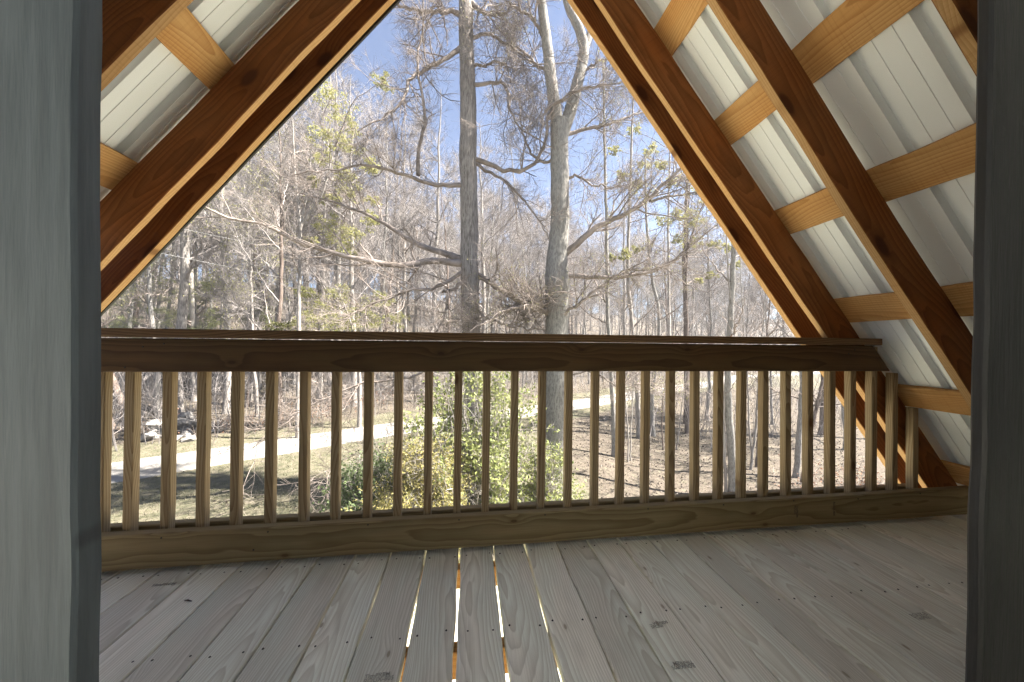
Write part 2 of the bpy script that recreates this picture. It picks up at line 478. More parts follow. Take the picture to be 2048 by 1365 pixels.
# shorter sheets leave two unseen openings, added to let sun fill deck and room
for q, (sa, sb, ya, yb) in enumerate(((SR0 - 0.06, -0.93, -4.2, -3.89), (SR0 - 0.06, -2.0, -3.9, -0.9), (SR0 - 0.06, -0.93, -0.91, 0.48), (SR0 - 0.06, -1.78, 0.47, 0.85), (-1.22, -0.93, 0.47, 0.85), (SR0 - 0.06, -0.93, 0.84, 1.80))):
    part('roof_panel', panel_mesh(S_R, N_R, _D1 + 0.003 + 0.003 * (q % 2), sa, sb, ya, yb, 1.037), MAT['metal'], roof)
part('roof_panel', panel_mesh(S_L, N_L, _D2, SL0 - 0.06, 0.62, -4.2, 1.80, 1.525), MAT['metal'], roof)
# lowest left sheet stops short: a hidden side opening added to brighten the deck
part('roof_panel', panel_mesh(S_L, N_L, _D2 + 0.003, 0.56, 3.4, -4.2, 0.50, -2.5), MAT['metal'], roof)
me = board_mesh('drip_edge', 4.4, 0.20, 0.012, 0.001)
part('drip_edge', me, MAT['trim'], roof, frame(rp(S_L, N_L, 0.65, D_L + 0.099, 1.766), S_L, N_L))

# ------------------------------------------------------------------ balcony deck
deck = thing('balcony_deck', 'balcony floor of pale grey green treated boards with open gaps', 'deck', (0, 1.0, 0))
JO = [1.475, 1.085, 0.665]
PITCH, GAP0 = 0.1472, -0.030
widths = {-1: 0.1405}
gap_w = {0: 0.011, 1: 0.010, 2: 0.0085, -1: 0.008, -2: 0.0075, -3: 0.006}
screw_me = None
def make_screw():
    bm = bmesh.new()
    bmesh.ops.create_cone(bm, cap_ends=True, segments=8, radius1=0.0035, radius2=0.0030, depth=0.0016)
    me = bpy.data.meshes.new('screw'); bm.to_mesh(me); bm.free()
    me.materials.append(MAT['screw'])
    return me
screw_me = make_screw()
n_screw = 0
DECK_Y0, DECK_Y1 = 0.47, 1.615
boards = {}
for k in range(-18, 20):
    gl = gap_w.get(k, RNG.uniform(0.003, 0.0055)); gr = gap_w.get(k + 1, 0.004)
    x0 = GAP0 + PITCH * k + gl / 2; x1 = GAP0 + PITCH * (k + 1) - gr / 2
    if x0 < -2.62 or x1 > 2.80: continue
    L = DECK_Y1 - DECK_Y0
    me = board_mesh('deck_board', L, x1 - x0, 0.036, 0.0035, 26, 0.0006, 0.0012)
    zt = -0.018 + RNG.uniform(-0.0008, 0.0008)
    o = part('deck_board', me, MAT['deck'], deck, frame(((x0 + x1) / 2, (DECK_Y0 + DECK_Y1) / 2, zt), (0, 1, 0), (-1, 0, 0)))
    boards[k] = o
    if -12 <= k <= 13:
        for y in JO[:2]:
            for dx in (0.024, PITCH - 0.030):
                if n_screw >= 104: break
                s = link('screw', screw_me, None, o)
                wl = Matrix.Translation((x0 + dx + RNG.uniform(-.008, .008), y + 0.012 + RNG.uniform(-.009, .009), 0.0005))
                s.matrix_basis = o.matrix_basis.inverted() @ Matrix.Translation(-Vector(deck.location)) @ wl
                n_screw += 1
for y in JO + [1.80]:
    if y > 1.7: continue
    me = board_mesh('joist', 5.6, 0.085, 0.042, 0.002, 20, 0.0006, 0.001)
    part('joist', me, MAT['joist'], deck, frame((0.1, y, -0.036 - 0.0435), (1, 0, 0), (0, 0, 1)))

def text_mesh(txt, size):
    cu = bpy.data.curves.new('stamp_curve', 'FONT')
    cu.body = txt; cu.size = size; cu.extrude = 0.0002; cu.space_line = 0.75; cu.offset = size * 0.012
    tmp = bpy.data.objects.new('stamp_tmp', cu)
    COL.objects.link(tmp)
    dg = bpy.context.evaluated_depsgraph_get()
    me = bpy.data.meshes.new_from_object(tmp.evaluated_get(dg))
    bpy.data.objects.remove(tmp); bpy.data.curves.remove(cu)
    me.materials.clear(); me.materials.append(MAT['ink'])
    me.name = 'ink_stamp'
    return me

def stamp(px, py, txt, size, ang, parent):
    r = ray(px, py); p = r * (HC / -r[2])
    o = link('ink_stamp', text_mesh(txt, size), None, parent)
    wl = Matrix.Translation((p[0], p[1], 0.0022)) @ Matrix.Rotation(math.radians(ang), 4, 'Z')
    o.matrix_basis = parent.matrix_basis.inverted() @ Matrix.Translation(-Vector(deck.location)) @ wl
    return o
def board_at(px, py):
    r = ray(px, py); p = r * (HC / -r[2])
    return boards[int(math.floor((p[0] - GAP0) / PITCH))]
stamp(728, 1360, 'TimPREM\nROUX-805', 0.017, 2, board_at(750, 1362))
stamp(1300, 1253, '-- WSNDS\nSPCNI', 0.015, 2, board_at(1318, 1254))
stamp(1388, 1330, 'ROUX-805\nTimPREM', 0.015, 178, board_at(1376, 1334))
stamp(1826, 1236, 'ROUX-8\nTimPRE', 0.018, 2, board_at(1840, 1236))
stamp(300, 1175, 'TimPREM', 0.020, 2, board_at(318, 1170))

# ------------------------------------------------------------------ railing
rail = thing('balcony_railing', 'wooden balcony railing with square balusters between wide boards', 'railing', (0.4, 1.5, 0))
YR = 1.500
def cut_end(N, D, z):                              # x where the right roof plane stands at height z
    return (D - N[2] * (z - HC)) / N[0]
# bottom boards (inner and outer), top boards, cap
def hboard(name, x0, x1, y0, y1, z0, z1, mat, ycut=None, seg=40, jit=0.0005, low=0.001):
    me = board_mesh(name, x1 - x0, z1 - z0, y1 - y0, 0.004, seg, jit, low, ycut)
    return part(name, me, mat, rail, frame(((x0 + x1) / 2, (y0 + y1) / 2, (z0 + z1) / 2), (1, 0, 0), (0, 0, 1)))
inner_low = hboard('bottom_rail', -2.10, 2.70, YR, YR + 0.037, HC - 0.896, HC - 0.757, MAT['rail'])
hboard('bottom_rail', -2.10, 2.485, YR + 0.072, YR + 0.108, HC - 0.896, HC - 0.757, MAT['rail'], (0, -0.78))
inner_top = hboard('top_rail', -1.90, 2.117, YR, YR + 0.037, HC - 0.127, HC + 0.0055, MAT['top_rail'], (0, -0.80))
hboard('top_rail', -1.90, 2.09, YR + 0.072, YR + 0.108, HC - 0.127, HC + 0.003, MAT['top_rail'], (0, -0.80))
me = board_mesh('cap_rail', 3.98, 0.142, 0.034, 0.003, 40, 0.0005, 0.0012)
part('cap_rail', me, MAT['cap'], rail, frame((0.102, YR + 0.052, HC + 0.0255), (1, 0, -0.0010), (0, 1, 0)))
BX = [207, 265, 339, 408, 475, 543, 610, 673, 737, 797, 857, 916, 972, 1028, 1083, 1136, 1189, 1240, 1290, 1340, 1389, 1436, 1482, 1526, 1571, 1615, 1659, 1700, 1742, 1783, 1824]
for i, px in enumerate(BX):
    p = at(px, 850, YR + 0.0545)
    zt, zb = HC - 0.003, HC - 0.885
    if i == 12: zb = 0.004
    if i == 29: zt = at(1783, 747, YR + 0.038)[2]
    if i == 30: zt = at(1824, 817, YR + 0.038)[2]
    lean = RNG.uniform(-0.004, 0.004)
    me = board_mesh('baluster', zt - zb, 0.0335, 0.0345, 0.0025, 12, 0.0002, 0.0005)
    part('baluster', me, MAT['baluster'], rail, frame((p[0], YR + 0.0545, (zt + zb) / 2), (lean, 0, 1), (1, 0, 0)))
MAT['ink_dark'] = flat('dark_stamp_ink', (0.06, 0.05, 0.04), 0.8)
def rail_stamp(px, py, txt, size):
    p = at(px, py, YR)
    tm = text_mesh(txt, size); tm.materials.clear(); tm.materials.append(MAT['ink_dark'])
    o = link('ink_stamp', tm, None, inner_low)
    rot = Matrix(((0, 1, 0, 0), (0, 0, -1, 0), (-1, 0, 0, 0), (0, 0, 0, 1)))
    wl = Matrix.Translation((p[0], YR - 0.0016, p[2])) @ rot
    o.matrix_basis = inner_low.matrix_basis.inverted() @ Matrix.Translation(-Vector(rail.location)) @ wl
rail_stamp(1592, 1011, 'TimPREM\nROUX', 0.015)
rail_stamp(1666, 1004, 'ROUX-805', 0.015)
def rail_screws(b, pts):
    for px, py in pts:
        p = at(px, py, YR)
        s = link('screw', screw_me, None, b)
        wl = Matrix.Translation((p[0], YR - 0.0012, p[2])) @ Matrix.Rotation(math.radians(90), 4, 'X')
        s.matrix_basis = b.matrix_basis.inverted() @ Matrix.Translation(-Vector(rail.location)) @ wl
rail_screws(inner_low, [(323, 1076), (507, 1100), (536, 1064), (736, 1050), (918, 1040), (1090, 1030), (1296, 1018), (1447, 1010), (1587, 1002), (1716, 998), (1840, 987)])
rail_screws(inner_top, [(250, 735), (286, 694), (328, 688), (1578, 697), (1709, 700), (1697, 708)])

# ------------------------------------------------------------------ doorway and the house behind the camera
YD = 0.40
door = thing('door_frame', 'painted timber door frame at the edge of the balcony, grey left jamb and charcoal right jamb', 'door frame', (0, YD, 0))
def jamb(px_in, px_out_top, tilt_top, tilt_bot, thick, width, mat, side):
    # inner front edge seen at pixel columns tilt_top (top) and tilt_bot (bottom)
    a = at(tilt_top, 0, YD); b = at(tilt_bot, 1365, YD)
    d = (a - b) / np.linalg.norm(a - b)
    lo = b + d * ((-0.02 - b[2]) / d[2]); hi = b + d * ((2.15 - b[2]) / d[2])
    L = np.linalg.norm(hi - lo)
    me = board_mesh('jamb', L, width, thick, 0.0035, 60, 0.0010, 0.0012)
    org = (lo + hi) / 2 + np.array([side * width / 2, thick / 2, 0])
    return part('jamb', me, mat, door, frame(org, d, (side, 0, 0)))
jl = jamb(0, 0, 151, 147, 0.0285, 0.098, MAT['jamb_l'], -1)
jr = jamb(0, 0, 1985, 1961, 0.0165, 0.12, MAT['jamb_r'], 1)
me = box_mesh('head_jamb', (-0.62, YD + 0.001, 2.152), (0.93, YD + 0.028, 2.26))
part('head_jamb', me, MAT['jamb_l'], door)
# outer casing board of the left jamb, one step further out
me = board_mesh('casing', 2.2, 0.20, 0.02, 0.002)
part('casing', me, MAT['jamb_l'], door, frame((-0.463 - 0.098 - 0.1015, YD + 0.012, 1.07), (0.012, 0, 1), (-1, 0, 0)))

# gable wall round the doorway, interior floor, back wall with an unseen opening added for daylight
def prism_xz(name, poly, y0, y1):
    n = len(poly)
    V = [(x, y0, z) for x, z in poly] + [(x, y1, z) for x, z in poly]
    bm = bmesh.new()
    vs = [bm.verts.new(v) for v in V]
    bm.faces.new(vs[:n][::-1]); bm.faces.new(vs[n:])
    for i in range(n):
        j = (i + 1) % n
        bm.faces.new((vs[i], vs[j], vs[n + j], vs[n + i]))
    bmesh.ops.recalc_face_normals(bm, faces=bm.faces)
    me = bpy.data.meshes.new(name); bm.to_mesh(me); bm.free()
    return me
def xr(z, inset=0.02): return (D_R + RD - inset - N_R[2] * (z - HC)) / N_R[0]
def xl(z, inset=0.02): return (D_L + RD - inset - N_L[2] * (z - HC)) / N_L[0]
WX0, WX1, WZ = -0.585, 0.93, 2.20
V0, V1 = YD + 0.034, YD + 0.066
wl_ = prism_xz('house_wall', [(xl(-3.9), -3.9), (WX0, -3.9), (WX0, WZ), (xl(WZ), WZ)], V0, V1)
tag(link('house_wall', wl_, MAT['wall']), 'plain gable wall beside the doorway', 'wall', kind='structure')
wr_ = prism_xz('house_wall', [(WX1, -3.9), (xr(-3.9), -3.9), (xr(WZ), WZ), (WX1, WZ)], V0, V1)
tag(link('house_wall', wr_, MAT['wall']), 'plain gable wall beside the doorway', 'wall', kind='structure')
wt_ = prism_xz('house_wall', [(xl(WZ + .002), WZ + .002), (xr(WZ + .002), WZ + .002), (0.11, 3.40)], V0, V1)
tag(link('house_wall', wt_, MAT['wall']), 'plain gable wall above the doorway', 'wall', kind='structure')
tag(link('interior_floor', box_mesh('interior_floor', (-2.6, -4.1, -0.12), (2.8, YD + 0.03, -0.004)), MAT['interior']), 'floor inside the house', 'floor', kind='structure')
for lo_, hi_ in (((-2.6, -0.1), (-1.05, 3.3)), ((0.15, -0.1), (2.8, 3.3)), ((-1.049, -0.1), (0.149, 1.35)), ((-1.049, 2.25), (0.149, 3.3))):
    tag(link('back_wall', box_mesh('back_wall', (lo_[0], -4.14, lo_[1]), (hi_[0], -4.05, hi_[1])), MAT['interior']), 'back wall of the house', 'wall', kind='structure')

# ------------------------------------------------------------------ terrain and driveway
GZ = -3.88
DRV = np.array([(-46, -9), (-30, 2.5), (-20, 9.1), (-13.9, 13.0), (-8.2, 16.6), (-4.0, 19.6), (2.0, 22.4), (7.9, 25.1), (16.4, 31.0), (34.0, 41.0), (60, 53), (100, 68)])
def drv_y(x): return np.interp(x, DRV[:, 0], DRV[:, 1])
def drv_s(x, y): return (y - drv_y(x)) * 0.85           # signed distance beyond the driveway centre
def sstep(a, b, v):
    t = np.clip((v - a) / (b - a), 0, 1)
    return t * t * (3 - 2 * t)
def ground_z(x, y):
    x = np.asarray(x, float); y = np.asarray(y, float)
    s = drv_s(x, y)
    z = GZ + 0.0 * x
    z = z + 0.035 * np.clip(s - 2.5, 0, 40) * (0.6 + 0.4 * np.sin(x * 0.05))
    z = z + 0.26 * np.clip(s - 13, 0, 70)
    slope = np.clip(-s - 1.6, 0, 9) * sstep(3, 9, x)
    z = z - 0.085 * slope
    z = z + 0.06 * np.sin(x * 0.9 + 1.3) * np.sin(y * 0.8) * sstep(1.5, 4, np.abs(s)) + 0.10 * np.sin(x * 0.23) * np.sin(y * 0.31 + 2) * sstep(2, 6, np.abs(s))
    return z
def ground_hit(px, py):
    r = ray(px, py); r = r / r[1]
    lo, hi = 1.5, 200.0
    for _ in range(60):
        mid = (lo + hi) / 2
        p = r * mid
        if p[2] + HC > ground_z(p[0], p[1]): lo = mid
        else: hi = mid
    p = r * lo
    return np.array([p[0], p[1], float(ground_z(p[0], p[1]))])

def axis_grid(near, step, far, ratio=1.22):
    a = list(np.arange(near[0], near[1] + 1e-6, step))
    s = step
    lo, hi = a[0], a[-1]
    left, right = [], []
    while lo > -far:
        s *= ratio; lo -= s; left.append(lo)
    s = step
    while hi < far:
        s *= ratio; hi += s; right.append(hi)
    return np.array(left[::-1] + a + right)
gx = axis_grid((-34, 44), 0.6, 190); gy = axis_grid((-3, 60), 0.6, 140)
XX, YY = np.meshgrid(gx, gy)
ZZ = ground_z(XX, YY)
nx_, ny_ = len(gx), len(gy)
idx = np.arange(nx_ * ny_).reshape(ny_, nx_)
Fq = np.stack([idx[:-1, :-1], idx[:-1, 1:], idx[1:, 1:], idx[1:, :-1]], -1).reshape(-1, 4)
me = mesh_from('ground', np.stack([XX, YY, ZZ], -1).reshape(-1, 3), Fq, True)
# where fallen leaves cover the soil instead of lawn
sv = drv_s(XX, YY)
lit = np.maximum(sstep(2.6, 6.0, sv), sstep(1.5, 6.5, XX) * sstep(-1.5, -3.5, sv) * sstep(42, 30, YY))
at_ = me.attributes.new('litter', 'FLOAT', 'POINT')
at_.data.foreach_set('value', lit.ravel().astype(np.float32))
m, nt, b, out = new_mat('lawn_and_leaf_litter')
g = G(nt)
an = nt.nodes.new('ShaderNodeAttribute'); an.attribute_name = 'litter'
co = g.coord('Object')
n1 = g.noise(co, 0.7, 4.0, 0.6); n2 = g.noise(co, 14.0, 4.0, 0.7); n3 = g.noise(co, 3.0, 3.0, 0.6)
grass = g.mix(g.ramp(n3, 0.38, 0.62), (0.1141, 0.1025, 0.0722), (0.0722, 0.0722, 0.0443))
grass = g.mix(g.math('MULTIPLY', g.ramp(n2, 0.45, 0.7), 0.6), grass, (0.1304, 0.1141, 0.0838))
leaf = g.mix(g.ramp(n2, 0.35, 0.65), (0.0622, 0.0519, 0.041), (0.1029, 0.0858, 0.0685))
leaf = g.mix(g.math('MULTIPLY', g.ramp(n3, 0.5, 0.75), 0.5), leaf, (0.1414, 0.1355, 0.0932))
f = g.ramp(g.math('ADD', an.outputs['Fac'], g.math('MULTIPLY', g.math('SUBTRACT', n1, 0.5), 0.8)), 0.35, 0.65)
nt.links.new(g.mix(f, grass, leaf), b.inputs['Base Color'])
b.inputs['Roughness'].default_value = 0.95
b.inputs['Specular IOR Level'].default_value = 0.1
g.bump(n2, 0.9, 0.05, b)
tag(link('ground', me, m), 'lawn and leaf covered slope below the balcony', 'ground', kind='structure')

# pale ground added under the balcony to bounce sunlight up to roof and deck
gxa, gya = np.arange(-7.0, 9.01, 0.4), np.arange(-2.6, 7.41, 0.4)
XA, YA = np.meshgrid(gxa, gya)
edge = np.minimum(np.minimum(XA + 7.0, 9.0 - XA), 7.4 - YA)
ZA = ground_z(XA, YA) + 0.035 - 0.08 * (edge < 0.05)
ia = np.arange(XA.size).reshape(XA.shape)
m_bounce, nt, b, out = new_mat('pale_bounce_ground')
g = G(nt)
c = g.mix(g.ramp(g.noise(g.coord('Object'), 30.0, 4.0, 0.7), 0.35, 0.65), (0.56, 0.545, 0.44), (0.42, 0.42, 0.31))
nt.links.new(c, b.inputs['Base Color']); b.inputs['Roughness'].default_value = 0.95
tag(link('bounce_ground', mesh_from('bounce_ground', np.stack([XA, YA, ZA], -1).reshape(-1, 3), np.stack([ia[:-1, :-1], ia[:-1, 1:], ia[1:, 1:], ia[1:, :-1]], -1).reshape(-1, 4), True), m_bounce), 'pale ground added under the balcony to bounce light', 'yard', kind='structure')

# driveway: a gravel strip that follows the ground, slightly crowned
xs = np.concatenate([np.arange(-44, 40, 0.5), np.arange(40, 98, 3)])
cy = drv_y(xs)
for _ in range(6): cy = np.convolve(np.pad(cy, 4, mode='reflect', reflect_type='odd'), np.ones(9) / 9, 'valid')
tx, ty = np.gradient(xs), np.gradient(cy)
ln = np.hypot(tx, ty); nxn, nyn = -ty / ln, tx / ln
offs = np.linspace(-1.45, 1.95, 9)
wob = 0.10 * np.sin(xs * 1.7) + 0.07 * np.sin(xs * 3.9 + 1)
Vd = []
for j, o_ in enumerate(offs):
    oo = o_ + (wob if j == 0 else (-wob if j == 8 else 0))
    px_, py_ = xs + nxn * oo, cy + nyn * oo
    Vd.append(np.stack([px_, py_, ground_z(px_, py_) + 0.045 - 0.035 * (abs(o_ - 0.25) / 1.7) ** 2 + (-0.06 if j in (0, 8) else 0)], -1))
Vd = np.stack(Vd, 1)
ids = np.arange(len(xs) * 9).reshape(len(xs), 9)
Fd = np.stack([ids[:-1, :-1], ids[1:, :-1], ids[1:, 1:], ids[:-1, 1:]], -1).reshape(-1, 4)
m, nt, b, out = new_mat('pale_gravel')
g = G(nt)
co = g.coord('Object')
n1 = g.noise(co, 1.2, 4.0, 0.6); n2 = g.noise(co, 45.0, 3.0, 0.7)
c = g.mix(g.ramp(n1, 0.35, 0.7), (0.1863, 0.177, 0.163), (0.1444, 0.1351, 0.1211))
c = g.mix(g.math('MULTIPLY', g.ramp(n2, 0.4, 0.7), 0.35), c, (0.30, 0.28, 0.25))
nt.links.new(c, b.inputs['Base Color']); b.inputs['Roughness'].default_value = 0.95
g.bump(n2, 0.6, 0.02, b)
tag(link('driveway', mesh_from('driveway', Vd.reshape(-1, 3), Fd, True), m), 'pale gravel driveway curving past the trees', 'driveway', kind='structure')

# ------------------------------------------------------------------ plant geometry (all vectorised)
def unit(v): return v / np.maximum(np.linalg.norm(v, axis=-1, keepdims=True), 1e-9)

def tube_batch(P, R, sides):
    """P (N,k,3) polylines, R (N,k) radii -> vertices, quads"""
    N, k, _ = P.shape
    T = unit(np.gradient(P, axis=1))
    ref = np.where(np.abs(T[:, :1, 2:3]) > 0.8, np.array([1.0, 0, 0]), np.array([0, 0, 1.0]))
    U = unit(np.cross(T, np.broadcast_to(ref, T.shape)))
    W = np.cross(T, U)
    a = np.arange(sides) * 2 * np.pi / sides
    ring = P[:, :, None, :] + R[:, :, None, None] * (np.cos(a)[None, None, :, None] * U[:, :, None, :] + np.sin(a)[None, None, :, None] * W[:, :, None, :])
    V = ring.reshape(-1, 3)
    base = np.arange(N * k * sides).reshape(N, k, sides)
    A, B = base[:, :-1, :], base[:, 1:, :]
    F = np.stack([A, np.roll(A, -1, 2), np.roll(B, -1, 2), B], -1).reshape(-1, 4)
    return V, F

def join(blocks):
    V, F, o = [], [], 0
    for v, f in blocks:
        V.append(v); F.append(f + o); o += len(v)
    return np.concatenate(V), [np.concatenate([f for f in F if f.shape[1] == k]) for k in sorted({f.shape[1] for f in F})]

def spawn(P, R, n, len_rng, ang, k, ratio, tmin=0.15, tmax=1.0, up=0.0, jit=0.35, rng=RNG, rmin=0.003, taper=0.35, lenfall=0.5):
    """n side shoots on each polyline of the batch"""
    N, K, _ = P.shape
    t = rng.uniform(tmin, tmax, (N, n))
    fi = t * (K - 1); i0 = np.minimum(fi.astype(int), K - 2); fr = (fi - i0)[..., None]
    ar = np.arange(N)[:, None]
    base = P[ar, i0] * (1 - fr) + P[ar, i0 + 1] * fr
    tan = unit(P[ar, i0 + 1] - P[ar, i0])
    r0 = R[ar, i0] * (1 - fr[..., 0]) + R[ar, i0 + 1] * fr[..., 0]
    rv = unit(rng.normal(0, 1, tan.shape))
    perp = unit(rv - tan * (rv * tan).sum(-1, keepdims=True))
    a = np.radians(rng.normal(ang, 14, t.shape))[..., None]
    d = unit(tan * np.cos(a) + perp * np.sin(a) + np.array([0, 0, up]))
    ln = rng.uniform(*len_rng, t.shape) * (1 - lenfall * t)
    Q = np.zeros((N, n, k, 3)); Q[:, :, 0] = base
    dd = d
    for j in range(1, k):
        dd = unit(dd + rng.normal(0, jit, d.shape) + np.array([0, 0, up * 0.35]))
        Q[:, :, j] = Q[:, :, j - 1] + dd * (ln / (k - 1))[..., None]
    rr = np.maximum(np.minimum(r0 * ratio, r0 * 0.8), rmin)
    RR = rr[..., None] * np.linspace(1, taper, k)
    return Q.reshape(N * n, k, 3), np.maximum(RR.reshape(N * n, k), rmin * 0.5)

def resample(pts, k, wob=0.0, rng=RNG):
    pts = np.asarray(pts, float)
    s = np.concatenate([[0], np.cumsum(np.linalg.norm(np.diff(pts, axis=0), axis=1))])
    q = np.linspace(0, s[-1], k)
    out_ = np.stack([np.interp(q, s, pts[:, i]) for i in range(3)], -1)
    # round the corners, then add small kinks
    for _ in range(2):
        out_[1:-1] = 0.25 * out_[:-2] + 0.5 * out_[1:-1] + 0.25 * out_[2:]
    out_[1:] += rng.normal(0, wob, (k - 1, 3))
    return out_

def leaf_batch(C, size, rng=RNG, aspect=0.55, droop=0.0, up=0.0):
    """folded rhombus leaves at the points C"""
    n = len(C)
    a = rng.normal(0, 1, (n, 3)); a[:, 2] -= droop; a = unit(a)
    b_ = rng.normal(0, 1, (n, 3)); b_[:, 2] *= (1 - up); b_ = unit(b_ - a * (a * b_).sum(-1, keepdims=True))
    nn = np.cross(a, b_)
    s = (size * rng.uniform(0.6, 1.25, n))[:, None]
    w = s * aspect * 0.5
    V = np.stack([C, C + a * s * 0.5 + b_ * w + nn * s * 0.08, C + a * s, C + a * s * 0.5 - b_ * w + nn * s * 0.08], 1)
    ids = np.arange(n * 4).reshape(n, 4)
    return V.reshape(-1, 3), ids

def tips(P, lo=0.4, n=1, rng=RNG):
    N, K, _ = P.shape
    t = rng.uniform(lo, 1, (N, n)) * (K - 1)
    i0 = np.minimum(t.astype(int), K - 2); fr = (t - i0)[..., None]
    ar = np.arange(N)[:, None]
    return (P[ar, i0] * (1 - fr) + P[ar, i0 + 1] * fr).reshape(-1, 3)

def pxline(pts, d0, d1, pow_=1.0):
    n = len(pts)
    return [at(x, y, d0 + (d1 - d0) * (i / (n - 1)) ** pow_) for i, (x, y) in enumerate(pts)]

def lump_trunk(P, R, sides, amp, rng=RNG):
    """trunk tube with an uneven girth (ridged bark, flared base)"""
    V, F = tube_batch(P[None], R[None], sides)
    k = len(P)
    V = V.reshape(k, sides, 3)
    c = P[:, None, :]
    f = 1 + rng.normal(0, amp, (k, sides))
    f = 0.5 * f + 0.25 * np.roll(f, 1, 0) + 0.25 * np.roll(f, -1, 0)
    f = f + rng.normal(0, amp * 0.8, (1, sides))
    V = c + (V - c) * f[..., None]
    return V.reshape(-1, 3), F

def crown_levels(limbs, levels, rng=RNG):
    """limbs: list of (pts, r0, r1); returns blocks and the finest batch"""
    k0 = 22
    P = np.stack([resample(p, k0, 0.025, rng) for p, _, _ in limbs])
    R = np.stack([np.interp(np.linspace(0, 1, k0), [0, .12, 1], [a, a * .78, b_ * .8]) for _, a, b_ in limbs])
    blocks = [tube_batch(P, R, 7)]
    batches = [P]
    src = [(P, R)]
    for lv in levels:
        Q, RR = spawn(*src[lv.get('from', -1)], lv['n'], lv['len'], lv.get('ang', 55), lv.get('k', 5), lv.get('ratio', 0.5), lv.get('tmin', 0.15), 1.0,
                      lv.get('up', 0.05), lv.get('jit', 0.3), rng, lv.get('rmin', 0.004), lv.get('taper', 0.4), lv.get('fall', 0.4))
        blocks.append(tube_batch(Q, RR, lv.get('sides', 3)))
        batches.append(Q); src.append((Q, RR))
    return blocks, batches

def build_tree(name, label, cat, base, trunk_blocks, crown_blocks, bark, twigm, leaves=None, leafm=None, group=None):
    t = thing(name, label, cat, tuple(base), group)
    V, F = join(trunk_blocks); part('trunk', mesh_from('trunk', V, F, True), bark, t)
    if crown_blocks:
        V, F = join(crown_blocks); part('crown', mesh_from('crown', V, F, True), twigm, t)
    if leaves:
        V, F = join(leaves); part('foliage', mesh_from('foliage', V, F), leafm, t)
    return t

def c2(*pts):   # centre crop coordinates (600..1220, 0..680 zoomed 2.008x)
    return [(600 + x / 2.008, y / 2.008) for x, y in pts]
def c3(*pts):   # right crop (1100..1700)
    return [(1100 + x / 2.0067, y / 2.0067) for x, y in pts]
def c1(*pts):   # left crop (180..800)
    return [(180 + x / 2.008, y / 2.008) for x, y in pts]

